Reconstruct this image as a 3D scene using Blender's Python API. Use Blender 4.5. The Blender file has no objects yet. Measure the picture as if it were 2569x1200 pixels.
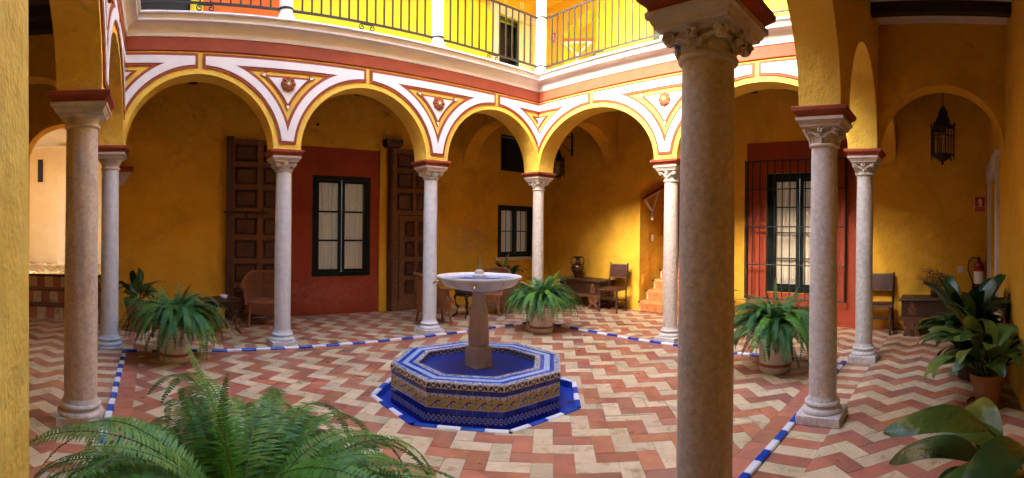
import bpy, bmesh, math, random
from mathutils import Vector, Matrix
from mathutils.geometry import tessellate_polygon
R = math.radians
rnd = random.Random(7)
sc = bpy.context.scene
COL = sc.collection

# ------------------------------------------------------------------ camera (stitched cylindrical panorama)
F = 1267.8
HY = 580.0
YAW = R(40.447)
cd = bpy.data.cameras.new('camera')
cam = bpy.data.objects.new('camera', cd)
COL.objects.link(cam)
sc.camera = cam
cd.type = 'PANO'
cd.panorama_type = 'CENTRAL_CYLINDRICAL'
cd.central_cylindrical_radius = 1.0
cd.central_cylindrical_range_u_min = -1284.0 / F
cd.central_cylindrical_range_u_max = 1285.0 / F
cd.central_cylindrical_range_v_min = -(1200 - HY) / F
cd.central_cylindrical_range_v_max = HY / F
cd.clip_start = 0.05
cd.clip_end = 500
cam.matrix_world = Matrix.Translation((0, 0, 1.6)) @ Matrix.Rotation(-YAW, 4, 'Z') @ Matrix.Rotation(R(90), 4, 'X') @ Matrix.Rotation(12.84 / F, 4, 'Z')

# ------------------------------------------------------------------ sky, sun, exposure
SUN_TO = Vector((-1.0, -0.08, 0.64)).normalized()
elev = math.asin(SUN_TO.z)
w = bpy.data.worlds.new('World')
sc.world = w
w.use_nodes = True
nt = w.node_tree
sky = nt.nodes.new('ShaderNodeTexSky')
sky.sky_type = 'NISHITA'
sky.sun_disc = False
sky.sun_elevation = elev
sky.sun_rotation = math.atan2(SUN_TO.x, SUN_TO.y)
sky.altitude = 10
sky.air_density = 1.0
sky.dust_density = 3.0
sky.ozone_density = 0.6
nt.links.new(sky.outputs[0], nt.nodes['Background'].inputs[0])
nt.nodes['Background'].inputs[1].default_value = 0.15
sd = bpy.data.lights.new('sun', 'SUN')
sd.energy = 0.7
sd.angle = R(26)
sd.color = (1.0, 0.93, 0.82)
sun = bpy.data.objects.new('sun', sd)
COL.objects.link(sun)
sun.rotation_euler = SUN_TO.to_track_quat('Z', 'Y').to_euler()
vs = sc.view_settings
vs.view_transform = 'Standard'
vs.look = 'None'
vs.exposure = 4.4
vs.gamma = 1.0
vs.use_curve_mapping = False
sc.cycles.max_bounces = 8
sc.cycles.diffuse_bounces = 5
sc.cycles.use_adaptive_sampling = True
sc.cycles.adaptive_threshold = 0.02
sc.cycles.use_denoising = True
sc.cycles.glossy_bounces = 3
sc.cycles.transparent_max_bounces = 12
sc.cycles.caustics_reflective = False
sc.cycles.caustics_refractive = False
sc.cycles.sample_clamp_indirect = 4.0

# ------------------------------------------------------------------ materials
MATS = {}
def mat(name, c1, c2=None, rough=0.6, scale=4.0, bump=0.0, bscale=60.0, spec=0.4, c3=None, s3=1.2, t3=(0.55, 0.75),
        island=0.0, patch=None, metallic=0.0, coords='Object', coat=0.0, detail=5.0, rvar=0.0, bump2=0.0, trans=0.0):
    m = bpy.data.materials.new(name)
    MATS[name] = m
    m.use_nodes = True
    t = m.node_tree
    b = t.nodes['Principled BSDF']
    N = t.nodes.new
    L = t.links.new
    tc = N('ShaderNodeNewGeometry')
    pos = tc.outputs['Position']
    if coords == 'Local':
        pos = N('ShaderNodeTexCoord').outputs['Object']
    col = None
    if c2 is not None:
        n = N('ShaderNodeTexNoise'); n.inputs['Scale'].default_value = scale; n.inputs['Detail'].default_value = detail
        n.inputs['Roughness'].default_value = 0.62
        L(pos, n.inputs['Vector'])
        r = N('ShaderNodeValToRGB'); r.color_ramp.elements[0].position = 0.32; r.color_ramp.elements[1].position = 0.68
        r.color_ramp.elements[0].color = (*c1, 1); r.color_ramp.elements[1].color = (*c2, 1)
        L(n.outputs[0], r.inputs[0]); col = r.outputs[0]
    else:
        rg = N('ShaderNodeRGB'); rg.outputs[0].default_value = (*c1, 1); col = rg.outputs[0]
    if c3 is not None:
        n = N('ShaderNodeTexNoise'); n.inputs['Scale'].default_value = s3; n.inputs['Detail'].default_value = 8
        n.inputs['Roughness'].default_value = 0.68; n.inputs['Distortion'].default_value = 0.6
        L(pos, n.inputs['Vector'])
        r = N('ShaderNodeMapRange'); r.inputs[1].default_value = t3[0]; r.inputs[2].default_value = t3[1]
        L(n.outputs[0], r.inputs[0])
        mx = N('ShaderNodeMixRGB'); mx.inputs[2].default_value = (*c3, 1)
        L(r.outputs[0], mx.inputs[0]); L(col, mx.inputs[1]); col = mx.outputs[0]
    if patch is not None:      # a worn, peeled area round one spot of the wall
        (px, py, pz), (sx, sy, sz), pc = patch
        sb = N('ShaderNodeVectorMath'); sb.operation = 'SUBTRACT'; sb.inputs[1].default_value = (px, py, pz); L(pos, sb.inputs[0])
        dv = N('ShaderNodeVectorMath'); dv.operation = 'DIVIDE'; dv.inputs[1].default_value = (sx, sy, sz); L(sb.outputs[0], dv.inputs[0])
        ln = N('ShaderNodeVectorMath'); ln.operation = 'LENGTH'; L(dv.outputs[0], ln.inputs[0])
        n = N('ShaderNodeTexNoise'); n.inputs['Scale'].default_value = 5.5; n.inputs['Detail'].default_value = 9; n.inputs['Roughness'].default_value = .72; n.inputs['Distortion'].default_value = 1.0
        L(pos, n.inputs['Vector'])
        ad = N('ShaderNodeMath'); ad.operation = 'MULTIPLY_ADD'; ad.inputs[1].default_value = .22; L(ln.outputs['Value'], ad.inputs[0])
        sc1 = N('ShaderNodeMath'); sc1.operation = 'MULTIPLY'; sc1.inputs[1].default_value = -1.0; L(n.outputs[0], sc1.inputs[0]); L(sc1.outputs[0], ad.inputs[2])
        r = N('ShaderNodeMapRange'); r.inputs[1].default_value = -.30; r.inputs[2].default_value = -.44; L(ad.outputs[0], r.inputs[0])
        r.inputs[3].default_value = 0; r.inputs[4].default_value = .42
        mx = N('ShaderNodeMixRGB'); mx.inputs[2].default_value = (*pc, 1)
        L(r.outputs[0], mx.inputs[0]); L(col, mx.inputs[1]); col = mx.outputs[0]
    if island > 0:
        h = N('ShaderNodeHueSaturation')
        mr = N('ShaderNodeMapRange'); mr.inputs[3].default_value = 1 - island; mr.inputs[4].default_value = 1 + island
        L(tc.outputs['Random Per Island'], mr.inputs[0])
        oi = N('ShaderNodeObjectInfo')
        ad = N('ShaderNodeMath'); ad.operation = 'ADD'
        mo = N('ShaderNodeMapRange'); mo.inputs[3].default_value = -island; mo.inputs[4].default_value = island
        L(oi.outputs['Random'], mo.inputs[0]); L(mr.outputs[0], ad.inputs[0]); L(mo.outputs[0], ad.inputs[1])
        L(ad.outputs[0], h.inputs['Value']); L(col, h.inputs['Color']); col = h.outputs[0]
        hr = N('ShaderNodeMapRange'); hr.inputs[3].default_value = .5 - island * .06; hr.inputs[4].default_value = .5 + island * .06
        fr_ = N('ShaderNodeMath'); fr_.operation = 'FRACT'; m7 = N('ShaderNodeMath'); m7.operation = 'MULTIPLY'; m7.inputs[1].default_value = 7.31
        L(ad.outputs[0], m7.inputs[0]); L(m7.outputs[0], fr_.inputs[0]); L(fr_.outputs[0], hr.inputs[0]); L(hr.outputs[0], h.inputs['Hue'])
    L(col, b.inputs['Base Color'])
    b.inputs['Roughness'].default_value = rough
    b.inputs['Specular IOR Level'].default_value = spec
    b.inputs['Metallic'].default_value = metallic
    if coat: b.inputs['Coat Weight'].default_value = coat; b.inputs['Coat Roughness'].default_value = 0.12
    if rvar > 0:
        n = N('ShaderNodeTexNoise'); n.inputs['Scale'].default_value = 5; n.inputs['Detail'].default_value = 6
        L(pos, n.inputs['Vector'])
        r = N('ShaderNodeMapRange'); r.inputs[1].default_value = .3; r.inputs[2].default_value = .7
        r.inputs[3].default_value = rough - rvar; r.inputs[4].default_value = rough + rvar
        L(n.outputs[0], r.inputs[0]); L(r.outputs[0], b.inputs['Roughness'])
    if bump > 0:
        n = N('ShaderNodeTexNoise'); n.inputs['Scale'].default_value = bscale; n.inputs['Detail'].default_value = 5
        L(pos, n.inputs['Vector'])
        bp = N('ShaderNodeBump'); bp.inputs['Strength'].default_value = bump; bp.inputs['Distance'].default_value = 0.02
        L(n.outputs[0], bp.inputs['Height'])
        last = bp
        if bump2 > 0:
            n2 = N('ShaderNodeTexNoise'); n2.inputs['Scale'].default_value = bscale * 0.14; n2.inputs['Detail'].default_value = 3
            L(pos, n2.inputs['Vector'])
            b2 = N('ShaderNodeBump'); b2.inputs['Strength'].default_value = bump2; b2.inputs['Distance'].default_value = 0.06
            L(n2.outputs[0], b2.inputs['Height']); L(bp.outputs[0], b2.inputs['Normal']); last = b2
        L(last.outputs[0], b.inputs['Normal'])
    if trans > 0:
        tr = N('ShaderNodeBsdfTranslucent'); L(col, tr.inputs['Color'])
        mx = N('ShaderNodeMixShader'); mx.inputs[0].default_value = trans
        L(b.outputs[0], mx.inputs[1]); L(tr.outputs[0], mx.inputs[2])
        L(mx.outputs[0], t.nodes['Material Output'].inputs[0])
    return m

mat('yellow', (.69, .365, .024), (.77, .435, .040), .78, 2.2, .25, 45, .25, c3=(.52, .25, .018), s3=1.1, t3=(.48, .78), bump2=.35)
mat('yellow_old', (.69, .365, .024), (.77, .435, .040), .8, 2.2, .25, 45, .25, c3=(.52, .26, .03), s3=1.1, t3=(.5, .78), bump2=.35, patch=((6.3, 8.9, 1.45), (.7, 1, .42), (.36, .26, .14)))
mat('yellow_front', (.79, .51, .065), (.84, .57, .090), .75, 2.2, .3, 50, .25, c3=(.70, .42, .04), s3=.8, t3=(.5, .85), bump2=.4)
mat('pier_lit_yellow', (.85, .62, .12), (.88, .68, .17), .75, 2.2, .3, 50, .25, c3=(.80, .52, .09), s3=1.4, t3=(.5, .8), bump2=.4)  # paler copy of the front yellow, brightness of its light put into the colour
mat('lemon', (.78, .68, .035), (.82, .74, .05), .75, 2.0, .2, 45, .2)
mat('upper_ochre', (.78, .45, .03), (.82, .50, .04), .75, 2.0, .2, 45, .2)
mat('upper_red', (.68, .15, .03), (.72, .18, .035), .75, 2.0, .2, 45, .2)
mat('cream_wall', (.72, .60, .36), (.78, .67, .44), .8, 3.0, .25, 40, .2, bump2=.3)
mat('red_paint', (.30, .062, .028), (.36, .078, .034), .7, 3.0, .2, 45, .25, c3=(.26, .055, .028), s3=1.6, t3=(.5, .8), bump2=.2)
mat('red_wall', (.27, .042, .018), (.33, .055, .022), .78, 3.0, .2, 45, .25, c3=(.24, .045, .02), s3=1.3, t3=(.5, .8), bump2=.25, patch=((3.1, 8.9, .42), (.95, 1, .32), (.34, .13, .09)))
mat('white_stucco', (.76, .74, .74), (.82, .80, .80), .7, 6.0, .2, 60, .25)
mat('cornice_white', (.66, .60, .55), (.74, .68, .63), .7, 3.0, .15, 60, .25)
mat('marble', (.48, .43, .38), (.68, .64, .59), .45, 26.0, .10, 90, .4, c3=(.36, .29, .22), s3=5.0, t3=(.56, .74), coords='Local', rvar=.12)
mat('marble_white', (.535, .565, .595), (.645, .67, .70), .42, 14.0, .08, 90, .4, c3=(.43, .44, .44), s3=3.5, t3=(.56, .76), coords='Local', rvar=.1)
mat('marble_pink', (.49, .40, .32), (.69, .61, .53), .48, 34.0, .12, 90, .4, c3=(.36, .25, .17), s3=4.5, t3=(.56, .72), coords='Local', rvar=.1)
mat('stone_carved', (.54, .47, .40), (.64, .57, .50), .62, 10.0, .3, 80, .3, c3=(.32, .26, .20), s3=5.0, t3=(.58, .75), coords='Local')
mat('tile_red', (.39, .135, .068), (.48, .185, .105), .42, 9.0, .10, 40, .45, c3=(.30, .150, .125), s3=1.3, t3=(.46, .70), island=.17, rvar=.15)
mat('tile_cream', (.54, .425, .25), (.65, .535, .355), .42, 9.0, .12, 40, .45, c3=(.36, .24, .10), s3=7.5, t3=(.54, .68), island=.13, rvar=.15)
mat('mortar', (.34, .28, .22), (.42, .35, .28), .85, 30, .3, 120, .2)
mat('glaze_blue', (.014, .055, .36), (.022, .085, .46), .16, 12, .05, 30, .5, island=.1)
mat('glaze_deep', (.010, .016, .22), (.016, .028, .32), .14, 10, .05, 30, .5, island=.06)
mat('glaze_white', (.70, .72, .76), (.78, .79, .82), .18, 10, .05, 30, .5, island=.04)
mat('glaze_pale', (.16, .30, .62), (.60, .70, .84), .18, 75, .05, 30, .5, island=.04)
mat('glaze_floral', (.05, .085, .22), (.66, .66, .64), .22, 48, .08, 60, .5, detail=2, c3=(.03, .03, .05), s3=30, t3=(.55, .62))
mat('glaze_floral_tan', (.60, .50, .38), (.66, .58, .47), .25, 30, .08, 60, .5)
mat('glaze_dark', (.018, .022, .04), (.03, .04, .10), .2, 30, .05, 60, .5)
mat('glaze_yellow', (.44, .27, .035), (.50, .32, .06), .2, 30, .06, 60, .5)
mat('glaze_green', (.10, .26, .16), (.16, .34, .22), .2, 30, .05, 60, .5)
mat('glaze_lilac', (.44, .47, .62), (.52, .54, .66), .2, 30, .05, 60, .5)
mat('basin_blue', (.001, .020, .20), (.002, .036, .32), .3, 6, .05, 30, .4, c3=(.006, .010, .10), s3=2.0)
mat('wood_dark', (.034, .013, .007), (.062, .024, .011), .42, 18, .35, 90, .4, c3=(.05, .018, .01), s3=6, t3=(.5, .75))
mat('wood_door', (.05, .014, .006), (.10, .030, .012), .5, 14, .4, 80, .4, c3=(.055, .018, .009), s3=5, t3=(.5, .75))
mat('wood_worn', (.115, .042, .018), (.21, .088, .038), .55, 16, .5, 80, .3, c3=(.20, .11, .06), s3=7, t3=(.62, .78))
mat('wood_beam', (.022, .012, .007), (.04, .02, .011), .6, 14, .3, 70, .3)
mat('wicker', (.20, .062, .022), (.34, .125, .05), .5, 60, .5, 160, .35)
mat('leather', (.045, .014, .009), (.075, .025, .015), .38, 12, .3, 90, .45)
mat('iron', (.012, .011, .011), (.03, .024, .02), .5, 20, .2, 120, .45, metallic=.35)
mat('iron_rail', (.012, .010, .009), (.05, .032, .022), .5, 70, .2, 120, .4, metallic=.3)
mat('brass', (.55, .36, .12), (.62, .42, .18), .3, 20, .1, 80, .5, metallic=1)
mat('green_black', (.003, .006, .005), (.006, .012, .009), .55, 10, .1, 60, .2)
mat('green_door', (.02, .05, .022), (.03, .07, .03), .4, 10, .1, 60, .45)
mat('black_wood', (.006, .006, .006), (.012, .010, .009), .5, 10, .15, 60, .4)
mat('dark_inside', (.012, .010, .008))  # near-black paint standing in for unlit depth
mat('white_frame', (.66, .62, .56), (.72, .69, .63), .6, 6, .15, 60, .3)
mat('grey_frame', (.40, .40, .40), (.46, .46, .46), .6, 6, .1, 60, .3)
mat('pot_white', (.70, .62, .52), (.76, .69, .60), .5, 8, .1, 60, .35, c3=(.60, .48, .36), s3=4, t3=(.55, .8))
mat('pot_red', (.34, .085, .06), (.40, .12, .085), .5, 8, .1, 60, .35)
mat('terracotta', (.30, .125, .062), (.40, .19, .11), .75, 8, .25, 70, .25, c3=(.42, .28, .19), s3=7, t3=(.55, .7))
mat('soil', (.03, .02, .013), (.055, .036, .022), .9, 40, .6, 80, .2)
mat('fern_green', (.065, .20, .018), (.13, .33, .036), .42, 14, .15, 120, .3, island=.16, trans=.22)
mat('fern_dark', (.028, .110, .026), (.060, .190, .046), .44, 14, .15, 120, .25, island=.18, trans=.15)
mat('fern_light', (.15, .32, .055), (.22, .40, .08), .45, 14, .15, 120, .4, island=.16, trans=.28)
mat('rib', (.10, .12, .035), (.16, .17, .06), .5, 20)
mat('leaf_dark', (.022, .066, .016), (.045, .115, .026), .27, 8, .2, 40, .5, island=.1, trans=.08)
mat('leaf_mid', (.09, .18, .03), (.14, .24, .045), .28, 8, .2, 40, .5, island=.08, trans=.12)
mat('leaf_yellow', (.15, .22, .030), (.22, .28, .05), .3, 8, .2, 40, .5, trans=.15)
mat('dried', (.16, .05, .022), (.26, .10, .04), .7, 30)
mat('ceramic_brown', (.045, .014, .006), (.075, .026, .010), .14, 8, .1, 30, .5, coat=.5)
mat('ceramic_white', (.78, .78, .78), (.82, .82, .82), .25)
mat('sign_red', (.45, .012, .016), (.48, .016, .02), .4, 10)
mat('sign_cream', (.72, .66, .42), (.76, .70, .46), .5, 10)
mat('ext_red', (.24, .006, .006), (.28, .008, .008), .25, 10, coat=.4)
mat('rubber', (.010, .010, .010), (.016, .016, .016), .55, 10)
mat('plastic_cream', (.60, .52, .38), (.64, .56, .42), .45, 10)
mat('step_orange', (.50, .18, .055), (.58, .25, .09), .8, 26, .4, 60, .2, c3=(.40, .12, .04), s3=9, t3=(.5, .65))
mat('cobble', (.36, .25, .10), (.46, .34, .16), .7, 20, .5, 30, .3)
mat('ceiling_white', (.66, .62, .55), (.72, .68, .61), .8, 3, .15, 40, .2)
mat('marble_bowl', (.60, .58, .53), (.74, .72, .67), .35, 9, .06, 60, .45, c3=(.42, .34, .25), s3=5, t3=(.56, .74))
mat('pedestal', (.44, .33, .22), (.58, .46, .33), .5, 6, .2, 50, .35, c3=(.30, .17, .09), s3=6, t3=(.55, .75))
mat('steel', (.22, .22, .22), (.3, .3, .3), .4, 20, metallic=.8)
mat('curtain', (.64, .53, .39), (.70, .60, .46), .85, 20, .1, 80, .2, trans=.03)
mat('door_cream', (.74, .66, .46), (.78, .70, .50), .6, 6)

def veins(name):
    m = MATS[name]; t = m.node_tree; N = t.nodes.new; L = t.links.new
    b = t.nodes['Principled BSDF']
    tc = N('ShaderNodeTexCoord'); wv = N('ShaderNodeTexWave'); wv.bands_direction = 'Y'; wv.inputs['Scale'].default_value = 55; wv.inputs['Distortion'].default_value = .6
    L(tc.outputs['Object'], wv.inputs['Vector'])
    bp = N('ShaderNodeBump'); bp.inputs['Strength'].default_value = .10; bp.inputs['Distance'].default_value = .006
    L(wv.outputs['Fac'], bp.inputs['Height'])
    if b.inputs['Normal'].is_linked: L(b.inputs['Normal'].links[0].from_socket, bp.inputs['Normal'])
    L(bp.outputs[0], b.inputs['Normal'])
    src = b.inputs['Base Color'].links[0].from_socket
    hs = N('ShaderNodeHueSaturation'); mr = N('ShaderNodeMapRange'); mr.inputs[3].default_value = .9; mr.inputs[4].default_value = 1.1
    L(wv.outputs['Fac'], mr.inputs[0]); L(mr.outputs[0], hs.inputs['Value']); L(src, hs.inputs['Color']); L(hs.outputs[0], b.inputs['Base Color'])
for q in ('leaf_dark', 'leaf_mid', 'leaf_yellow'): veins(q)
def glass_mat(name, tint, refl_rough=0.02, ior=1.45, wave=0.0):
    m = bpy.data.materials.new(name); MATS[name] = m
    m.use_nodes = True; t = m.node_tree; N = t.nodes.new; L = t.links.new
    t.nodes.remove(t.nodes['Principled BSDF'])
    tr = N('ShaderNodeBsdfTransparent'); tr.inputs[0].default_value = (*tint, 1)
    gl = N('ShaderNodeBsdfGlossy'); gl.inputs['Roughness'].default_value = refl_rough
    fr = N('ShaderNodeFresnel'); fr.inputs[0].default_value = ior
    mx = N('ShaderNodeMixShader')
    if wave > 0:
        g = N('ShaderNodeNewGeometry'); n = N('ShaderNodeTexNoise'); n.inputs['Scale'].default_value = 7
        L(g.outputs['Position'], n.inputs['Vector'])
        bp = N('ShaderNodeBump'); bp.inputs['Strength'].default_value = wave; bp.inputs['Distance'].default_value = .02
        L(n.outputs[0], bp.inputs['Height']); L(bp.outputs[0], gl.inputs['Normal']); L(bp.outputs[0], fr.inputs['Normal'])
    L(fr.outputs[0], mx.inputs[0]); L(tr.outputs[0], mx.inputs[1]); L(gl.outputs[0], mx.inputs[2])
    L(mx.outputs[0], t.nodes['Material Output'].inputs[0])
glass_mat('glass', (.92, .93, .92))
glass_mat('water', (.30, .52, .88), .03, 1.33, .12)

# ------------------------------------------------------------------ mesh builder
class G:
    def __init__(s): s.v = []; s.f = []; s.m = []
    def add(s, vs, fs, m=0, M=None):
        o = len(s.v)
        if M is not None: vs = [M @ Vector(p) for p in vs]
        s.v += [tuple(p) for p in vs]
        s.f += [tuple(i + o for i in f) for f in fs]
        s.m += [m] * len(fs)
        return s
    def box(s, a, b, m=0, M=None):
        (x0, y0, z0), (x1, y1, z1) = a, b
        return s.add([(x0, y0, z0), (x1, y0, z0), (x1, y1, z0), (x0, y1, z0), (x0, y0, z1), (x1, y0, z1), (x1, y1, z1), (x0, y1, z1)],
                     [(0, 3, 2, 1), (4, 5, 6, 7), (0, 1, 5, 4), (1, 2, 6, 5), (2, 3, 7, 6), (3, 0, 4, 7)], m, M)
    def loft(s, rings, m=0, M=None, cap=True, closed=True):
        n = len(rings[0]); vs = [p for r in rings for p in r]; fs = []
        for i in range(len(rings) - 1):
            for j in range(n if closed else n - 1):
                k = (j + 1) % n
                fs.append((i * n + j, i * n + k, (i + 1) * n + k, (i + 1) * n + j))
        if cap and closed:
            fs.append(tuple(range(n - 1, -1, -1))); fs.append(tuple((len(rings) - 1) * n + j for j in range(n)))
        return s.add(vs, fs, m, M)
    def lathe(s, prof, n=24, m=0, M=None, cap=True):
        return s.loft([[(r * math.cos(2 * math.pi * j / n), r * math.sin(2 * math.pi * j / n), z) for j in range(n)] for r, z in prof], m, M, cap)
    def sqloft(s, prof, m=0, M=None):   # square section loft: (half width, z)
        return s.loft([[(-h, -h, z), (h, -h, z), (h, h, z), (-h, h, z)] for h, z in prof], m, M)
    def tube(s, pts, r, n=6, m=0, M=None):
        pts = [Vector(p) for p in pts]
        if not hasattr(r, '__len__'): r = [r] * len(pts)
        rings = []; up = Vector((0, 0, 1))
        for i, p in enumerate(pts):
            t = (pts[min(i + 1, len(pts) - 1)] - pts[max(i - 1, 0)])
            if t.length < 1e-9: t = Vector((0, 0, 1))
            t.normalize()
            a = t.cross(up)
            if a.length < 0.05: a = t.cross(Vector((1, 0, 0)))
            a.normalize(); b = t.cross(a)
            rings.append([p + (a * math.cos(2 * math.pi * k / n) + b * math.sin(2 * math.pi * k / n)) * r[i] for k in range(n)])
        return s.loft(rings, m, M)
    def prism(s, outer, holes, fr, d0, d1, m=0, ms=None):
        # fr maps (s,t,d) to a point
        if ms is None: ms = m
        loops = [outer] + list(holes)
        tris = tessellate_polygon([[Vector((p[0], p[1], 0)) for p in l] for l in loops])
        flat = [p for l in loops for p in l]; n = len(flat)
        vs = [fr(p[0], p[1], d0) for p in flat] + [fr(p[0], p[1], d1) for p in flat]
        s.add(vs, [tuple(t) for t in tris] + [tuple(i + n for i in reversed(t)) for t in tris], m)
        o = len(s.v) - 2 * n
        k = 0
        for l in loops:
            for i in range(len(l)):
                j = (i + 1) % len(l)
                s.f.append((o + k + i, o + k + j, o + n + k + j, o + n + k + i)); s.m.append(ms)
            k += len(l)
        return s
    def build(s, name, mats, parent=None, smooth=None, loc=None, recalc=True):
        me = bpy.data.meshes.new(name)
        me.from_pydata(s.v, [], s.f)
        if isinstance(mats, str): mats = [mats]
        for q in mats: me.materials.append(MATS[q])
        if len(mats) > 1: me.polygons.foreach_set('material_index', s.m)
        if recalc:
            bm = bmesh.new(); bm.from_mesh(me); bmesh.ops.recalc_face_normals(bm, faces=bm.faces[:]); bm.to_mesh(me); bm.free()
        if smooth:
            me.shade_smooth(); me.set_sharp_from_angle(angle=R(smooth))
        me.update()
        return obj(name, me, parent, loc)

def obj(name, me, parent=None, loc=None):
    o = bpy.data.objects.new(name, me)
    COL.objects.link(o)
    if parent is not None: o.parent = parent
    if loc is not None: o.location = loc
    return o
def tag(o, label, cat=None, group=None, kind=None):
    if label: o['label'] = label
    if cat: o['category'] = cat
    if group: o['group'] = group
    if kind: o['kind'] = kind
    return o
def thing(name, label, cat, loc=(0, 0, 0), rz=0.0, group=None):
    o = bpy.data.objects.new(name, None)
    COL.objects.link(o)
    o.location = loc; o.rotation_euler = (0, 0, rz); o.empty_display_size = .2
    return tag(o, label, cat, group, 'thing')
def copy_tree(o, parent=None):
    c = o.copy(); COL.objects.link(c); c.parent = parent
    for ch in list(o.children): copy_tree(ch, c)
    return c
def rotz(a): return Matrix.Rotation(a, 4, 'Z')
def T(x, y, z): return Matrix.Translation((x, y, z))

# ------------------------------------------------------------------ layout (metres; camera above the origin, +Y to the far arcade, +X to the right one)
XL, XR, YN, YB = -.35, 6.107, 1.316, 6.471          # inner edges of the blue and white border
CL, CR, CN, CB = -.60, 6.36, 1.07, 6.72             # column lines
WL, WR, WN, WB = -2.6, 8.5, -.68, 8.9               # gallery walls
TH = .18                                            # half thickness of the arcade walls
ZI = 2.66                                           # top of the imposts
ZC = 4.20                                           # gallery ceiling
ZU = 4.32                                           # upper floor
FX, FY = 3.01, 4.02                                 # fountain
BAYH = .94                                          # rise of arches

# ------------------------------------------------------------------ floor
def clip(poly, a, b, c):     # keep a*x+b*y<=c
    out = []
    for i in range(len(poly)):
        p, q = poly[i], poly[(i + 1) % len(poly)]
        dp, dq = a * p[0] + b * p[1] - c, a * q[0] + b * q[1] - c
        if dp <= 0: out.append(p)
        if (dp < 0 < dq) or (dq < 0 < dp):
            t = dp / (dp - dq); out.append((p[0] + (q[0] - p[0]) * t, p[1] + (q[1] - p[1]) * t))
    return out
def area(p): return abs(sum(p[i][0] * p[(i + 1) % len(p)][1] - p[(i + 1) % len(p)][0] * p[i][1] for i in range(len(p)))) / 2 if len(p) > 2 else 0
def inrect(poly, x0, y0, x1, y1):
    for a, b, c in ((-1, 0, -x0), (1, 0, x1), (0, -1, -y0), (0, 1, y1)):
        poly = clip(poly, a, b, c)
        if len(poly) < 3: return []
    return poly
def octa(ap, cx=FX, cy=FY):
    r = ap / math.cos(R(22.5))
    return [(cx + r * math.cos(R(22.5 + 45 * k)), cy + r * math.sin(R(22.5 + 45 * k))) for k in range(8)]
def outside_octa(poly, ap):
    res = []; rest = poly
    for k in range(8):
        a, b = math.cos(R(45 * k)), math.sin(R(45 * k)); c = a * FX + b * FY + ap
        o = clip(rest, -a, -b, -c)
        if len(o) > 2 and area(o) > 2e-4: res.append(o)
        rest = clip(rest, a, b, c)
        if len(rest) < 3: break
    return res
TW = .151
def herring(x0, y0, x1, y1, azp, ox=0, oy=0, oct_ap=None):
    # herringbone of 2:1 tiles; azp: azimuth of the tiles' long axis p; the coloured zigzags run along p-q
    p = (math.sin(azp), math.cos(azp)); q = (math.sin(azp - R(90)), math.cos(azp - R(90)))
    cx, cy = (x0 + x1) / 2 + ox, (y0 + y1) / 2 + oy
    n = int(math.hypot(x1 - x0, y1 - y0) / 2 / TW) + 4
    g = .0018; out = []
    for i in range(-n, n):
        for j in range(-n, n):
            c = (i - j) % 4
            if c == 0: wd, ht, ch = 2, 1, (i + j) // 2
            elif c == 3: wd, ht, ch = 1, 2, (i + j - 1) // 2
            else: continue
            a0, a1, b0, b1 = i * TW + g, (i + wd) * TW - g, j * TW + g, (j + ht) * TW - g
            poly = [(cx + a * p[0] + b * q[0], cy + a * p[1] + b * q[1]) for a, b in ((a0, b0), (a1, b0), (a1, b1), (a0, b1))]
            poly = inrect(poly, x0, y0, x1, y1)
            if area(poly) < 4e-4: continue
            for pl in (outside_octa(poly, oct_ap) if oct_ap else [poly]):
                out.append((pl, ch % 2))
    return out
def strip(x0, y0, x1, y1, along, step, alt=True):
    out = []; g = .0018; k = 0
    a, b = (x0, x1) if along == 'x' else (y0, y1)
    n = max(1, round((b - a) / step)); st = (b - a) / n
    for i in range(n):
        u0, u1 = a + i * st + g, a + (i + 1) * st - g
        pl = [(u0, y0 + g), (u1, y0 + g), (u1, y1 - g), (u0, y1 - g)] if along == 'x' else [(x0 + g, u0), (x1 - g, u0), (x1 - g, u1), (x0 + g, u1)]
        out.append((pl, i % 2 if alt else 1))
    return out
def pixel(x, y, z=0):
    a = math.atan2(x, y) - YAW; r = max(.05, math.hypot(x, y))
    return 1284 + F * a, HY + 12.84 * math.sin(a) - F * (z - 1.6) / r
def screen_area(pl):
    pts = [pixel(*p) for p in pl]
    cx = sum(p[0] for p in pts) / len(pts); cy = sum(p[1] for p in pts) / len(pts)
    if not (0 < cx < 2569 and 0 < cy < 1200): return 0
    return area(pts)
def tile_geo(g, pl, mi, origin=(0, 0)):
    dz = rnd.uniform(-.0006, .0008); n = len(pl)
    tx, ty = rnd.uniform(-.003, .003), rnd.uniform(-.003, .003)
    cx = sum(p[0] for p in pl) / n; cy = sum(p[1] for p in pl) / n
    top = [(p[0] - origin[0], p[1] - origin[1], dz + tx * (p[0] - cx) + ty * (p[1] - cy)) for p in pl]
    bot = [(p[0] - origin[0], p[1] - origin[1], -.0075) for p in pl]
    g.add(top + bot, [tuple(range(n))] + [(i, i + n, (i + 1) % n + n, (i + 1) % n) for i in range(n)], mi)
def lay_floor(base, tiles, keep=300):
    order = sorted(range(len(tiles)), key=lambda i: -screen_area(tiles[i][0]))
    rest = G()
    for k, i in enumerate(order):
        pl, c = tiles[i]
        if k < keep and screen_area(pl) > 60:
            n = len(pl); o = (sum(p[0] for p in pl) / n, sum(p[1] for p in pl) / n)
            g = G(); tile_geo(g, pl, 0, o)
            g.build('floor_tile', ['tile_red' if c else 'tile_cream'], base, loc=(o[0], o[1], 0), recalc=False)
        else:
            tile_geo(rest, pl, 0 if c else 1)
    if rest.v:
        o = rest.build('floor_tiles', ['tile_red', 'tile_cream'], base, recalc=False)
        o['kind'] = 'stuff'

OUT = .37                                            # width of the striped strip outside the border
SX0, SX1, SY0, SY1 = XL - OUT, XR + OUT, YN - OUT, YB + OUT
BW = .062                                            # border width
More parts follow.
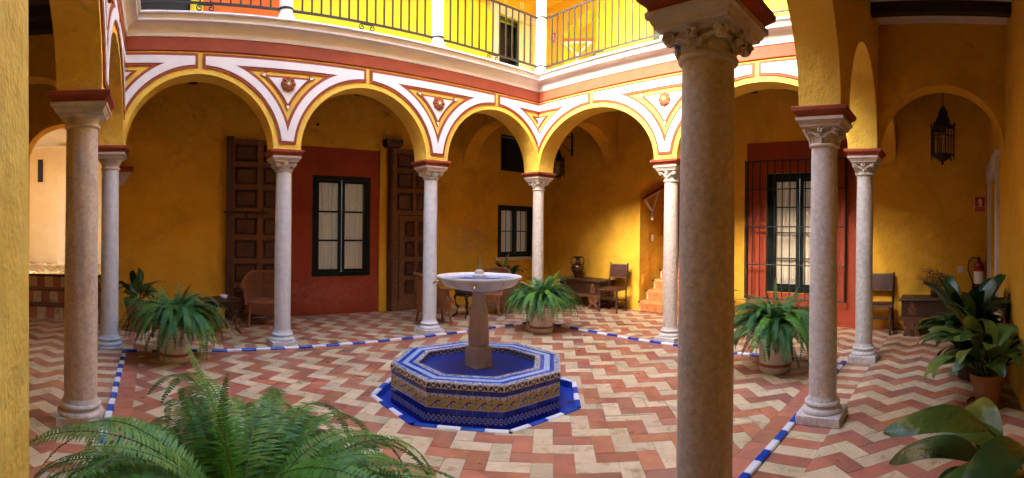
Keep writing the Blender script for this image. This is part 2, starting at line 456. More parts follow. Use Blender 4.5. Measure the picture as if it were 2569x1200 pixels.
# patio floor slab with an octagonal hole for the moat
g = G()
flat = lambda a, b, d: (a, b, d)
g.prism([(XL - BW, YN - BW), (XR + BW, YN - BW), (XR + BW, YB + BW), (XL - BW, YB + BW)], [list(reversed(octa(.985)))], flat, -.12, -.006)
patio = tag(g.build('patio_floor', 'mortar'), 'patio floor of red and cream tiles laid in herringbone', None, None, 'structure')
IN = .165
tl = herring(XL + IN, YN + IN, XR - IN, YB - IN, R(135), .03, .05, .995)
tl += strip(XL, YN, XL + IN, YB, 'y', .29, False) + strip(XR - IN, YN, XR, YB, 'y', .29, False)
tl += strip(XL + IN, YN, XR - IN, YN + IN, 'x', .29, False) + strip(XL + IN, YB - IN, XR - IN, YB, 'x', .29, False)
lay_floor(patio, tl, 300)
g = G()
g.prism([(WL - .4, WN - .4), (WR + 2.5, WN - .4), (WR + 2.5, WB + .02), (WL - .4, WB + .02)], [[(XL - BW, YB + BW), (XR + BW, YB + BW), (XR + BW, YN - BW), (XL - BW, YN - BW)]], flat, -.12, -.006)
gal = tag(g.build('gallery_floor', 'mortar'), 'gallery floor of red and cream zigzag tiles under the arcades', None, None, 'structure')
o1, o2 = XL - BW, XR + BW
tl = strip(SX0, YN - BW, o1, YB + BW, 'y', TW) + strip(o2, YN - BW, SX1, YB + BW, 'y', TW)
tl += strip(SX0, SY0, SX1, YN - BW, 'x', TW) + strip(SX0, YB + BW, SX1, SY1, 'x', TW)
tl += herring(WL, SY0, SX0, WB, R(45), .02, .04)
tl += herring(SX0, SY1, WR, WB, R(135), .06, .03)
tl += herring(SX1, SY0, WR, SY1, R(135), .01, .08)
tl += herring(WL, WN, WR, SY0, R(135), .05, .0)
lay_floor(gal, tl, 300)
# ground outside
g = G(); g.box((-60, -60, -.4), (60, 60, -.14))
tag(g.build('ground', 'mortar'), 'ground under the building', None, None, 'structure')

# blue and white glazed border, a raised kerb of short pieces
bd = thing('tile_border', 'raised border of alternating blue and white glazed pieces around the patio', 'border', (XL, YN, 0))
def kerb_mesh(L, mname, wd=BW, ht=.026):
    g = G(); e = .008; h = L / 2 - .001
    g.loft([[(-h, 0, -.004), (h, 0, -.004), (h, wd, -.004), (-h, wd, -.004)], [(-h, 0, ht - e), (h, 0, ht - e), (h, wd, ht - e), (-h, wd, ht - e)],
            [(-h + .002, e, ht), (h - .002, e, ht), (h - .002, wd - e, ht), (-h + .002, wd - e, ht)]])
    me_o = g.build('border_piece', mname); me = me_o.data; bpy.data.objects.remove(me_o); return me
def kerb_run(p0, p1, parent, step, first=0, wd=BW, ht=.026, off=(0, 0)):
    a = Vector((*p0, 0)); b = Vector((*p1, 0)); d = b - a; n = max(1, round(d.length / step)); st = d.length / n
    ms = [kerb_mesh(st, 'glaze_blue', wd, ht), kerb_mesh(st, 'glaze_white', wd, ht)]
    an = math.atan2(d.y, d.x)
    for i in range(n):
        o = obj('border_piece', ms[(i + first) % 2], parent)
        c = a + d * ((i + .5) / n); o.location = (c.x - off[0], c.y - off[1], rnd.uniform(-.001, .001)); o.rotation_euler = (0, 0, an + rnd.uniform(-.006, .006))
off = (XL, YN)
kerb_run((XL - BW, YB), (XR + BW, YB), bd, .195, 0, off=off)
kerb_run((XL - BW, YN - BW), (XR + BW, YN - BW), bd, .195, 1, off=off)
kerb_run((XL, YN), (XL, YB), bd, .165, 0, off=off)
kerb_run((XR + BW, YN), (XR + BW, YB), bd, .195, 1, off=off)
# inspection covers let into the tiles
def cover(px, py, rz, label, s=.46):
    t = thing('inspection_cover', label, 'cover', (px, py, 0), rz, 'inspection covers in the patio floor')
    g = G(); h = s / 2
    for M in (rotz(0), rotz(R(90)), rotz(R(180)), rotz(R(270))):
        g.box((-h, h - .006, -.004), (h - .007, h, .0022), 0, M)
    g.build('frame', 'steel', t)
    g = G(); g.lathe([(.011, -.003), (.011, .003), (.006, .0032)], 10); g.build('lifting_ring', 'steel', t)
cover(3.71, 2.78, R(45), 'thin steel frame of a square cover in the tiles right of the fountain')
cover(2.24, 5.31, R(45), 'thin steel frame of a square cover in the tiles left of the fountain')

# ------------------------------------------------------------------ arcades
def frame(ox, oy, ux, uy, nx, ny):       # s along u, t up, d along n
    return lambda s, t, d: (ox + s * ux + d * nx, oy + s * uy + d * ny, t)
def ell(c, a, b, z, t0, t1, n=28):       # points on an ellipse
    return [(c + a * math.cos(t0 + (t1 - t0) * i / n), z + b * math.sin(t0 + (t1 - t0) * i / n)) for i in range(n + 1)]
PW = .19                                 # half width of the wall foot on an impost
ZT = 3.845                               # top edge of the stucco frames

def sdist(c, a, b, d, s):                # height of the offset arch curve at s
    q = 1 - ((s - c) / (a + d)) ** 2
    return ZI + (b + d) * math.sqrt(max(0, q))
def arcade_wall(label, fr, cols, s0, s1, decorated=True, hw=None, name='arcade_wall', mat_wall='yellow_front', edge=None):
    th = thing(name, label, 'arcade', fr((s0 + s1) / 2, 0, 0))
    ox, oy, _ = th.location
    fr2 = lambda s, t, d: (fr(s, t, d)[0] - ox, fr(s, t, d)[1] - oy, t)
    hw = hw or [PW] * len(cols)
    bays = []
    for i in range(len(cols) - 1):
        l, r = cols[i] + hw[i], cols[i + 1] - hw[i + 1]
        bays.append(((l + r) / 2, (r - l) / 2))
    out = [(s0, ZI)]
    for c, a in bays:
        out += ell(c, a, BAYH, ZI, math.pi, 0, 40)
    out += [(s1, ZI), (s1, ZC), (s0, ZC)]
    g = G(); g.prism(out, [], fr2, -TH, TH); g.build('wall', mat_wall, th, 30)
    if not decorated: return th
    D = TH
    def outline(L, Rr, d, gap, zt, zb, clipL, clipR):
        # closed outline between the bay on the left (c,a) and the bay on the right, offset d from their curves
        pts = []
        if L:
            c, a = L; x0 = c + gap
            end = clipR if not Rr else None
            xs = [x0 + (min(c + a + d, 1e9) - x0) * i / 40 for i in range(41)]
            left = [(x, sdist(c, a, BAYH, d, x)) for x in xs]
        if Rr:
            c, a = Rr; x1 = c - gap
            xs = [max(c - a - d, -1e9) + (x1 - (c - a - d)) * i / 40 for i in range(41)]
            right = [(x, sdist(c, a, BAYH, d, x)) for x in xs]
        if L and Rr:
            # lower ends: cut at zb or where the curves cross
            lft = [p for p in left]; rgt = [p for p in right]
            zx = None
            for i in range(400):     # crossing height
                s = cols_mid - .3 + .6 * i / 399
                zl = sdist(L[0], L[1], BAYH, d, s) if s < L[0] + L[1] + d else ZI
                zr = sdist(Rr[0], Rr[1], BAYH, d, s) if s > Rr[0] - Rr[1] - d else ZI
                if zl <= zr: zx = (s, max(zl, zr)); break
            zc = max(zb, zx[1] if zx else zb)
            lft = [p for p in lft if p[1] > zc + 1e-4]; rgt = [p for p in rgt if p[1] > zc + 1e-4]
            def at(c, a, sg): return c + sg * (a + d) * math.sqrt(max(0, 1 - ((zc - ZI) / (BAYH + d)) ** 2))
            sl, sr = at(L[0], L[1], 1), at(Rr[0], Rr[1], -1)
            foot = [(sl, zc), (sr, zc)] if sr - sl > .004 else [((sl + sr) / 2, zc)]
            poly = lft + foot + rgt
            # top
            def top(poly):
                return [p for p in poly if p[1] < zt - 1e-4]
            body = top(poly)
            def cross(c, a, sg):
                if zt >= ZI + BAYH + d: return c + sg * gap
                return c + sg * max(gap, (a + d) * math.sqrt(max(0, 1 - ((zt - ZI) / (BAYH + d)) ** 2)))
            return [(cross(L[0], L[1], 1), zt)] + body + [(cross(Rr[0], Rr[1], -1), zt)]
        if L:
            c, a = L
            xe = clipR
            pts = [(x, sdist(c, a, BAYH, d, x)) for x in [c + gap + (xe - c - gap) * i / 40 for i in range(41)]]
            pts = [p for p in pts if p[1] < zt - 1e-4]
            cx = c + (gap if zt >= ZI + BAYH + d else max(gap, (a + d) * math.sqrt(max(0, 1 - ((zt - ZI) / (BAYH + d)) ** 2))))
            return [(cx, zt)] + pts + [(xe, zt)]
        c, a = Rr
        xs = clipL
        pts = [(x, sdist(c, a, BAYH, d, x)) for x in [xs + (c - gap - xs) * i / 40 for i in range(41)]]
        pts = [p for p in pts if p[1] < zt - 1e-4]
        cx = c - (gap if zt >= ZI + BAYH + d else max(gap, (a + d) * math.sqrt(max(0, 1 - ((zt - ZI) / (BAYH + d)) ** 2))))
        return [(xs, zt)] + pts + [(cx, zt)]
    lo, hi = edge
    for i in range(len(cols)):
        L = bays[i - 1] if i > 0 else None
        Rr = bays[i] if i < len(bays) else None
        cols_mid = cols[i]
        a = dict(clipL=lo, clipR=hi)
        o1 = outline(L, Rr, .076, .030, ZT + .016, 2.735, **a); h1 = outline(L, Rr, .252, .2, ZT - .158, 2.9, **a)
        o2 = outline(L, Rr, .113, .068, ZT - .021, 2.772, **a); h2 = outline(L, Rr, .214, .2, ZT - .120, 2.84, **a)
        corner = not (L and Rr)
        if corner:
            # open on the corner side: trim the loop so that the hole touches the cut edge
            def merge(o, h): return o
            def band(o, h, d0, d1, m, nm):
                # split into upper bar and lower curved bar
                if L:   # clip at right
                    up = [p for p in o if True]
                g = G(); 
                hole = list(h)
                # pull the hole back from the cut edge by a hair so it stays a hole
                e = 1e-4
                hole = [((min(p[0], hi - e) if L else max(p[0], lo + e)), p[1]) for p in hole]
                g.prism(o, [hole], fr2, d0, d1); g.build(nm, m, th)
            band(o1, h1, D + .001, D + .016, 'red_paint', 'moulding_edge')
            band(o2, h2, D + .002, D + .026, 'white_stucco', 'stucco_moulding')
        else:
            g = G(); g.prism(o1, [h1], fr2, D + .001, D + .016); g.build('moulding_edge', 'red_paint', th)
            g = G(); g.prism(o2, [h2], fr2, D + .002, D + .026); g.build('stucco_moulding', 'white_stucco', th)
        # small triangle inside
        k = .312; zt = ZT - .212
        o3 = outline(L, Rr, k, .3, zt, 3.0, **a); o4 = outline(L, Rr, k + .034, .3, zt - .028, 3.03, **a)
        if corner: 
            o3 = [((min(p[0], hi - 2e-4) if L else max(p[0], lo + 2e-4)), p[1]) for p in o3]
            o4 = [((min(p[0], hi - 4e-4) if L else max(p[0], lo + 4e-4)), p[1]) for p in o4]
        g = G(); g.prism(o3, [], fr2, D + .001, D + .014); tr = g.build('triangle_edge', 'red_paint', th)
        g = G(); g.prism(o4, [], fr2, D + .002, D + .022); g.build('triangle_panel', 'white_stucco', th)
        if not corner:
            # arrow tips at the three corners
            tl_, tr_, bt_ = o3[0], o3[-1], min(o3, key=lambda p: p[1])
            for (x, z), dr in ((tl_, (-1, .05)), (tr_, (1, .05)), (bt_, (0, -1))):
                dv = Vector(dr).normalized(); pv = Vector((-dv.y, dv.x)); b0 = Vector((x, z)) - dv * .06
                for w_, l_, dd, m_, n_ in ((.042, .085, .0165, 'red_paint', 'arrow_edge'), (.024, .06, .0245, 'white_stucco', 'arrow_tip')):
                    b1 = b0 + dv * (.012 if m_ != 'red_paint' else 0)
                    tri = [tuple(b1 + pv * w_), tuple(b1 - pv * w_), tuple(b1 + dv * l_)]
                    g = G(); g.prism(tri, [], fr2, D + .003, D + dd); g.build(n_, m_, th)
            # rosette
            rx = cols[i]; rz_ = zt - .105; RS = 1.3
            base = fr2(rx, rz_, D + .02)
            u = Vector(fr(1, 0, 0)) - Vector(fr(0, 0, 0)); nrm = Vector(fr(0, 0, 1)) - Vector(fr(0, 0, 0))
            Mx = Matrix((( u.x, 0, nrm.x, base[0]), (u.y, 0, nrm.y, base[1]), (0, 1, 0, base[2]), (0, 0, 0, 1))) @ Matrix.Scale(RS, 4)
            g = G(); g.lathe([(.068, 0), (.066, .012), (.05, .02), (.02, .02)], 20, 0, Mx)
            for q in range(8):
                an = q * R(45)
                g.lathe([(.027, 0), (.026, .018), (.014, .028), (.002, .030)], 10, 0, Mx @ T(.052 * math.cos(an), .052 * math.sin(an), .004))
            ro = g.build('rosette', 'red_paint', th, 40)
            g = G()
            for q in range(6):
                an = q * R(60)
                g.lathe([(.014, 0), (.013, .012), (.007, .019), (.001, .021)], 8, 0, Mx @ T(.024 * math.cos(an), .024 * math.sin(an), .02))
            g.build('petals', 'glaze_yellow', ro, 40)
            g = G(); g.lathe([(.014, 0), (.012, .012), (.001, .018)], 10, 0, Mx @ T(0, 0, .026)); g.build('flower_centre', 'white_stucco', ro, 40)
    return th

FB, FRX, FLX, FN = CB - TH, CR - TH, CL + TH, CN + TH      # faces towards the patio
colsB = [CL, 1.74, 4.07, CR]
colsR = [CB, 3.9, CN]
colsL = [CN, 4.10, CB]
colsN = [CL, 2.06, 4.24, CR]
A_back = arcade_wall('far arcade of three round arches with white stucco frames and rosettes', frame(0, CB, 1, 0, 0, -1), colsB, CL - TH, CR + TH, edge=(FLX, FRX))
A_right = arcade_wall('bright right arcade with two wide arches meeting the far arcade at a corner', frame(CR, 0, 0, -1, -1, 0), [-y for y in colsR], -FB, -FN, edge=(-FB, -FN))
A_left = arcade_wall('left arcade seen almost edge on behind the near yellow pier', frame(CL, 0, 0, 1, 1, 0), colsL, FN, FB, edge=(FN, FB), hw=[.27, PW, PW])
A_near = arcade_wall('near arcade of plain yellow arches on the tall foreground column', frame(0, CN, 1, 0, 0, 1), colsN, CL - TH, CR + TH, False, hw=[.27, PW, PW, PW])

# mouldings that run along the four fronts: frieze, cove, coping
RECT = (FLX, FN, FRX, FB)
def side_sweep(side, prof, name, m, parent, smooth=None):
    x0, y0, x1, y1 = RECT
    g = G(); px, py, _ = parent.location
    rings = []
    for end in (0, 1):
        rg = []
        for o, z in prof:
            X0, Y0, X1, Y1 = x0 + o, y0 + o, x1 - o, y1 - o
            p = {'B': [(X0, Y1), (X1, Y1)], 'R': [(X1, Y1), (X1, Y0)], 'L': [(X0, Y0), (X0, Y1)], 'N': [(X0, Y0), (X1, Y0)]}[side][end]
            rg.append((p[0] - px, p[1] - py, z))
        rings.append(rg)
    g.loft(rings); return g.build(name, m, parent, smooth)
cove = [(-.02, 4.062)] + [(.036 + .13 * (1 - math.cos(R(9 * i))), 4.062 + .15 * math.sin(R(9 * i))) for i in range(11)] + [(.178, 4.214), (.178, 4.232), (.166, 4.240), (.182, 4.272), (.186, 4.288), (-.02, 4.288)]
for sd_, th_ in (('B', A_back), ('R', A_right), ('L', A_left), ('N', A_near)):
    side_sweep(sd_, [(-.01, 3.885), (.012, 3.885), (.024, 3.895), (.024, 4.06), (-.01, 4.06)], 'frieze_band', 'red_paint', th_)
    side_sweep(sd_, cove, 'cornice', 'cornice_white', th_, 30)
    # coping tiles
    px_, py_, _ = th_.location
    x0, y0, x1, y1 = RECT
    a, b = {'B': ((x0, y1), (x1, y1)), 'R': ((x1, y1), (x1, y0)), 'L': ((x0, y0), (x0, y1)), 'N': ((x0, y0), (x1, y0))}[sd_]
    d = Vector((b[0] - a[0], b[1] - a[1])); Ln = d.length; d.normalize(); nn = {'B': (0, -1), 'R': (-1, 0), 'L': (1, 0), 'N': (0, 1)}[sd_]
    oo = .225; n = round((Ln - 2 * oo) / .33); st = (Ln - 2 * oo) / n
    for i in range(n):
        s_ = oo + (i + .5) * st; e0 = 1 if i == 0 else 0; e1 = 1 if i == n - 1 else 0
        g = G(); h = st / 2 - .002
        hi_ = .0
        A = lambda s, o, z: (a[0] + d.x * (s_ + s) + nn[0] * o - px_, a[1] + d.y * (s_ + s) + nn[1] * o - py_, z)
        prof = [(-.1, 4.29), (oo - .012, 4.29), (oo, 4.298), (oo, 4.316), (oo - .012, 4.323), (-.1, 4.323)]
        g.loft([[A(-h - (oo - o) * e0, o, z) for o, z in prof], [A(h + (oo - o) * e1, o, z) for o, z in prof]])
        g.build('coping_tile', 'white_stucco', th_)

# ------------------------------------------------------------------ columns
def volute(g, M, r, m=0, flat_=.5, turns=1.6):
    pts = []; rad = []
    for i in range(22):
        t = i / 21; a = t * turns * 2 * math.pi; q = r * (1 - .78 * t)
        pts.append((q * math.cos(a), q * math.sin(a), .3 * r * t)); rad.append(r * .27 * (1 - .55 * t))
    g.tube(pts, rad, 6, m, M)
    g.lathe([(r * .95, -.25 * r), (r * .95, 0), (r * .8, .12 * r)], 14, m, M)
    g.lathe([(r * .2, .0), (r * .2, .38 * r), (r * .08, .46 * r)], 8, m, M)
def column(label, x, y, rad, mshaft, base='square', cap='volute', zcap=2.36, mcap='stone_carved', plinth=.17, ph=.075):
    t = thing('arcade_column', label, 'column', (x, y, 0), 0, 'arcade columns around the patio')
    # base
    g = G()
    if base == 'square':
        g.sqloft([(plinth, 0), (plinth + .004, .01), (plinth, ph), (plinth - .012, ph + .006)]); g.build('plinth', mcap if mcap != 'stone_carved' else 'marble', t)
        g = G(); z = ph + .004
    else:
        z = 0
        g.lathe([(plinth, 0), (plinth + .006, .012), (plinth, .03), (plinth - .012, .035), (plinth - .012, .045)], 32); z = .04
    k = rad / .115
    g.lathe([(rad + .048, z), (rad + .056, z + .016), (rad + .05, z + .034), (rad + .034, z + .042), (rad + .024, z + .05), (rad + .022, z + .064),
             (rad + .03, z + .07), (rad + .036, z + .082), (rad + .03, z + .095), (rad + .014, z + .102), (rad + .006, z + .125), (rad, z + .14)], 36)
    g.build('base', 'marble' if mshaft != 'marble_white' else 'marble_white', t, 40)
    z += .12
    # shaft with a slight swelling and uneven old surface
    g = G(); rings = []; n = 36
    for i in range(25):
        q = i / 24; zz = z + (zcap - z) * q; r_ = rad * (1.0 + .02 * math.sin(q * 2.2) - .075 * q * q)
        rings.append([((r_ + .0012 * math.sin(7 * q + j) ) * math.cos(2 * math.pi * j / n), (r_ + .0012 * math.cos(9 * q + 2 * j)) * math.sin(2 * math.pi * j / n), zz) for j in range(n)])
    g.loft(rings); g.build('shaft', mshaft, t, 40)
    # capital
    rt = rad * .945; g = G(); za = zcap; zb = 2.575
    H = zb - za
    g.lathe([(rt + .002, za - .004), (rt + .016, za + .004), (rt + .02, za + .016), (rt + .014, za + .028), (rt + .004, za + .032)], 32)
    zs = za + .03; ab = zb - .075     # abacus starts
    if cap == 'plain':
        g.lathe([(rt + .003, zs - .01), (rt + .005, zs + .03), (rt + .02, zs + .05), (rt + .045, ab - .01), (rt + .05, ab)], 32)
    else:
        g.lathe([(rt + .003, zs - .01), (rt + .004, zs + .04), (rt + .012, zs + .08), (rt + .034, ab - .015), (rt + .05, ab + .004)], 32)
        for q in range(4):
            an = R(45 + 90 * q)
            dv = Vector((math.cos(an), math.sin(an)))
            rr = (rt + .05) * 1.05
            for sg in (-1, 1):
                # two volutes meet at each corner, facing the two sides
                fa = an + sg * R(45)
                nx = Vector((math.cos(fa), math.sin(fa), 0)); tx = Vector((0, 0, 1)).cross(nx) * sg
                c = Vector((dv.x * rr, dv.y * rr, ab - .034)) + nx * .012
                M = Matrix(((-tx.x, 0, nx.x, c.x), (-tx.y, 0, nx.y, c.y), (0, 1, 0, c.z), (0, 0, 0, 1)))
                volute(g, M, .034)
                # tendril that rises from the bell to the volute
                b0 = Vector((nx.x * (rt + .012), nx.y * (rt + .012), zs + .02)) - tx * (-.02) * sg * 0
                pts = []
                for i in range(7):
                    q_ = i / 6
                    p = Vector((dv.x, dv.y, 0)).lerp(nx, 1 - q_ * .95); p.normalize()
                    rr_ = rt + .012 + .05 * q_ * q_
                    pts.append((p.x * rr_, p.y * rr_, zs + .02 + (ab - zs - .05) * (q_ ** .7)))
                g.tube(pts, [.010, .011, .011, .011, .010, .009, .008], 6)
            # flower on the face
            fx = R(90 * q); nx = Vector((math.cos(fx), math.sin(fx), 0)); tx = Vector((-nx.y, nx.x, 0))
            c = nx * (rt + .04) + Vector((0, 0, ab - .028))
            M = Matrix(((tx.x, 0, nx.x, c.x), (tx.y, 0, nx.y, c.y), (0, 1, 0, c.z), (0, 0, 0, 1)))
            for j in range(5):
                g.lathe([(.012, -.01), (.012, .01), (.004, .017)], 8, 0, M @ T(.017 * math.cos(j * R(72) + .3), .017 * math.sin(j * R(72) + .3), 0))
            for sg in (-1, 1):
                c2 = nx * (rt + .026) + tx * (sg * .028) + Vector((0, 0, ab - .075))
                M2 = Matrix(((tx.x * sg, 0, nx.x, c2.x), (tx.y * sg, 0, nx.y, c2.y), (0, 1, 0, c2.z), (0, 0, 0, 1)))
                volute(g, M2, .019)
                g.tube([tuple(nx * (rt + .008) + tx * sg * .012 + Vector((0, 0, zs + .01))), tuple(nx * (rt + .016) + tx * sg * .012 + Vector((0, 0, zs + .05))), tuple(c2 + tx * sg * .018)], [.008, .009, .008], 6)
            # leaf at the foot of the bell
            ln = nx * (rt + .004)
            g.tube([tuple(ln + Vector((0, 0, zs))), tuple(nx * (rt + .016) + Vector((0, 0, zs + .04))), tuple(nx * (rt + .02) + Vector((0, 0, zs + .07)))], [.02, .016, .004], 6)
    h0 = rt + .048
    g.sqloft([(h0 - .012, ab - .003), (h0 + .012, ab + .004), (h0 + .014, ab + .018), (h0 + .022, ab + .024), (h0 + .03, ab + .044), (h0 + .044, ab + .052), (h0 + .044, zb + .002)])
    g.build('capital', mcap, t, 35)
    # red impost block
    g = G(); w0 = max(.19, h0 + .03)
    g.sqloft([(w0 - .01, zb), (w0, zb + .003), (w0 + .004, zb + .02), (w0 + .03, zb + .042), (w0 + .04, zb + .05), (w0 + .044, zb + .078), (w0 + .038, zb + .086)])
    g.build('impost', 'red_paint', t)
    return t
column('tall foreground column with broad carved capital rising right of the fountain', 2.06, CN, .128, 'marble_pink', cap='volute', zcap=2.37)
column('stocky left column with plain moulded capital beside the near yellow pier', CL, 4.10, .136, 'marble_pink', cap='plain', zcap=2.40)
column('slim grey corner column with round base at the far left of the patio', CL, CB, .118, 'marble_white', base='round', cap='plain', zcap=2.36, plinth=.18)
column('white column between the far left panelled door and the red painted window bay', 1.74, CB, .113, 'marble_white', zcap=2.38)
column('white column in front of the wicker armchair and the right panelled door', 4.07, CB, .108, 'marble_white', zcap=2.38)
column('corner column behind the fountain where the far and right arcades meet', CR, CB, .104, 'marble_pink', zcap=2.34)
column('cream column beside the stair opening in the right arcade', CR, 3.9, .108, 'marble_pink', zcap=2.34)
column('cream corner column right of the grilled window, next to a leather chair', CR, CN, .108, 'marble', zcap=2.34)
column('grey shafted column in front of the grilled window on a battered square base', 4.24, CN, .120, 'marble', zcap=2.34, plinth=.185)
# near corner pier
g = G(); rings = []
for i in range(13):
    z = ZI * i / 12; h = .27 - .006 * z
    rings.append([(-h, -h, z), (h, -h, z), (h, h, z), (-h, h, z)])
g.loft(rings)
tag(g.build('corner_pier', 'pier_lit_yellow', None, None, (CL, CN, 0)), 'plain yellow plastered corner pier at the left edge, closest to the viewer', 'pier', None, 'thing')
# transverse arches in the galleries
def cross_arch(label, p0, p1, h0, h1, zs=2.66, rise=None, top=ZC, corbel=False):
    d = Vector((p1[0] - p0[0], p1[1] - p0[1])); L = d.length; d.normalize()
    fr = lambda s, t_, q: (d.x * s - d.y * q, d.y * s + d.x * q, t_)
    a = (L - h0 - h1) / 2; c = h0 + a; b = rise or a
    out = ell(c, a, b, zs, math.pi, 0, 32) + [(L, top), (0, top)]
    g = G(); g.prism(out, [], fr, -TH + .01, TH - .01)
    if not corbel:
        return tag(g.build('transverse_arch', 'yellow', None, 30, (p0[0], p0[1], 0)), label, 'arch', None, 'thing')
    t = thing('transverse_arch', label, 'arch', (p0[0], p0[1], 0)); g.build('wall', 'yellow', t, 30)
    if corbel:
        e = L
        for dz, w_, m_, nm in ((0, .0, 'red_paint', 'impost'),):
            g = G(); M = Matrix(((d.x, -d.y, 0, d.x * e), (d.y, d.x, 0, d.y * e), (0, 0, 1, 0), (0, 0, 0, 1)))
            g.loft([[(-.1, -.2, 2.57), (0, -.2, 2.57), (0, .2, 2.57), (-.1, .2, 2.57)], [(-.18, -.22, 2.62), (0, -.22, 2.62), (0, .22, 2.62), (-.18, .22, 2.62)], [(-.18, -.22, 2.656), (0, -.22, 2.656), (0, .22, 2.656), (-.18, .22, 2.656)]], 0, M)
            g.build('impost', 'red_paint', t)
            g = G(); g.loft([[(-.03, -.03, 2.34), (0, -.03, 2.34), (0, .03, 2.34), (-.03, .03, 2.34)], [(-.05, -.08, 2.42), (0, -.08, 2.42), (0, .08, 2.42), (-.05, .08, 2.42)], [(-.12, -.17, 2.568), (0, -.17, 2.568), (0, .17, 2.568), (-.12, .17, 2.568)]], 0, M)
            g.build('corbel', 'stone_carved', t)
    return t
cross_arch('yellow arch crossing the far gallery behind the corner column', (CR, CB + TH), (CR, WB), .0, .0, zs=2.9, rise=.85)
cross_arch('yellow arch crossing the right gallery behind the corner column, left of the stairs', (CR + TH, CB), (WR, CB), .0, .0, zs=2.9, rise=.85)
cross_arch('shaded yellow arch across the near gallery in front of the hanging lantern', (CR, CN - TH), (CR, WN), .0, .0, zs=2.66, rise=.78)
cross_arch('narrow yellow arch behind the right corner column above the leather chair', (CR + TH, CN), (WR, CN), .0, .0, zs=2.66, rise=.9)
cross_arch('dark arch in the far left gallery landing on a red wall corbel', (CL, CB + TH), (CL, WB), .0, .0, zs=2.66, rise=.95, corbel=True)
cross_arch('dark arch across the left gallery behind the stocky column', (CL - TH, CB), (WL, CB), .0, .0, zs=2.66, rise=.95)

# ------------------------------------------------------------------ gallery walls
def rect(a, b, c, d): return [(a, b), (c, b), (c, d), (a, d)]
def wall(name, label, fr, s0, s1, z0, z1, holes, m, depth=.35, d0=0.0, cat='wall'):
    t = thing(name, label, cat, fr((s0 + s1) / 2, 0, 0))
    ox, oy, _ = t.location
    f2 = lambda s, z, d: (fr(s, z, d)[0] - ox, fr(s, z, d)[1] - oy, z)
    g = G(); g.prism(rect(s0, z0, s1, z1), [list(reversed(h)) for h in holes], f2, d0, -depth); g.build('wall', m, t)
    return t, f2
frB = frame(0, WB, 1, 0, 0, -1)            # d towards the patio
frR = frame(WR, 0, 0, 1, -1, 0)
frN = frame(0, WN, 1, 0, 0, 1)
frL = frame(WL, 0, 0, 1, 1, 0)
vest = [(-2.35, .001), (-.95, .001)] + ell(-1.65, .70, .62, 2.82, 0, math.pi, 24)
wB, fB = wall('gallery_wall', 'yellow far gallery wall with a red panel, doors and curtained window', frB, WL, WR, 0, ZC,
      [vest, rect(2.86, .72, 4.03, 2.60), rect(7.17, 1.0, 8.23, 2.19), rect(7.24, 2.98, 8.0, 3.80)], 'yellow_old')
g = G(); g.prism(rect(2.47, .004, 4.21, 3.13), [list(reversed(rect(2.86, .72, 4.03, 2.60)))], fB, .001, .006); g.build('red_panel', 'red_wall', wB)
g = G(); g.prism(rect(4.215, 0.004, 4.34, 3.16), [], fB, .001, .05); g.build('pilaster', 'yellow', wB)
g = G(); g.lathe([(.028, 0), (.028, .004)], 12, 0, T(2.95 - wB.location.x, -.003, 3.54) @ Matrix.Rotation(R(90), 4, 'X')); g.build('vent_hole_disc', 'dark_inside', wB)  # dark disc on the wall paints the darkness inside a hole
st_hole = [(4.72, .001), (5.96, .001), (5.96, 2.50), (5.93, 2.60), (5.84, 2.65), (4.72, 2.65)]
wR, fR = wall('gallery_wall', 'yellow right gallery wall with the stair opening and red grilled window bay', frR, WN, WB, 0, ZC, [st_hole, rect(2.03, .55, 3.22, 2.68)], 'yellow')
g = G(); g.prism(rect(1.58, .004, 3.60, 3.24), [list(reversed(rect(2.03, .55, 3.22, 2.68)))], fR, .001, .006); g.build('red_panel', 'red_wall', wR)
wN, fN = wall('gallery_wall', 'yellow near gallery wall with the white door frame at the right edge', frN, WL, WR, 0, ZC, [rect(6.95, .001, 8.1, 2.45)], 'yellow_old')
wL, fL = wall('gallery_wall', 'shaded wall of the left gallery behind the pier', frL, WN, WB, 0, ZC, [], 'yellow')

# ceilings with beams
g = G()
for a in ((WL, WN, WR, CN - TH), (WL, CB + TH, WR, WB), (WL, CN - TH, CL - TH, CB + TH), (CR + TH, CN - TH, WR, CB + TH)):
    g.box((a[0], a[1], ZC), (a[2], a[3], ZU - .02))
ceil = tag(g.build('gallery_ceiling', 'ceiling_white'), 'white gallery ceiling with dark wooden beams', None, None, 'structure')
bmY = G(); bmY.box((-.055, WN, ZC - .13), (.055, CN - TH, ZC)); bmo = bmY.build('ceiling_beam', 'wood_beam', ceil); bmo.location = (5.62, 0, 0)
for x in [5.62 - .62 * k for k in range(1, 10)] + [7.0, 7.6, 8.2]:
    obj('ceiling_beam', bmo.data, ceil, (x, 0, 0))
b2 = G(); b2.box((-.055, CB + TH, ZC - .05), (.055, WB, ZC)); bo = b2.build('ceiling_beam', 'wood_beam', ceil); bo.location = (0, 0, 0)
for x in [.62 * k for k in range(1, 9)] + [6.9, 7.5, 8.1]: obj('ceiling_beam', bo.data, ceil, (x, 0, 0))
b3 = G(); b3.box((WL, -.07, ZC - .15), (CL - TH, .07, ZC)); bo = b3.build('ceiling_beam', 'wood_beam', ceil); bo.location = (0, 1.6, 0)
for y in [1.6 + .42 * k for k in range(1, 12)] + [7.3, 7.8, 8.3]: obj('ceiling_beam', bo.data, ceil, (0, y, 0))
b4 = G(); b4.box((CR + TH, -.055, ZC - .05), (WR, .055, ZC)); bo = b4.build('ceiling_beam', 'wood_beam', ceil); bo.location = (0, 1.6, 0)
for y in [1.6 + .62 * k for k in range(1, 9)] + [7.5, 8.1]: obj('ceiling_beam', bo.data, ceil, (0, y, 0))
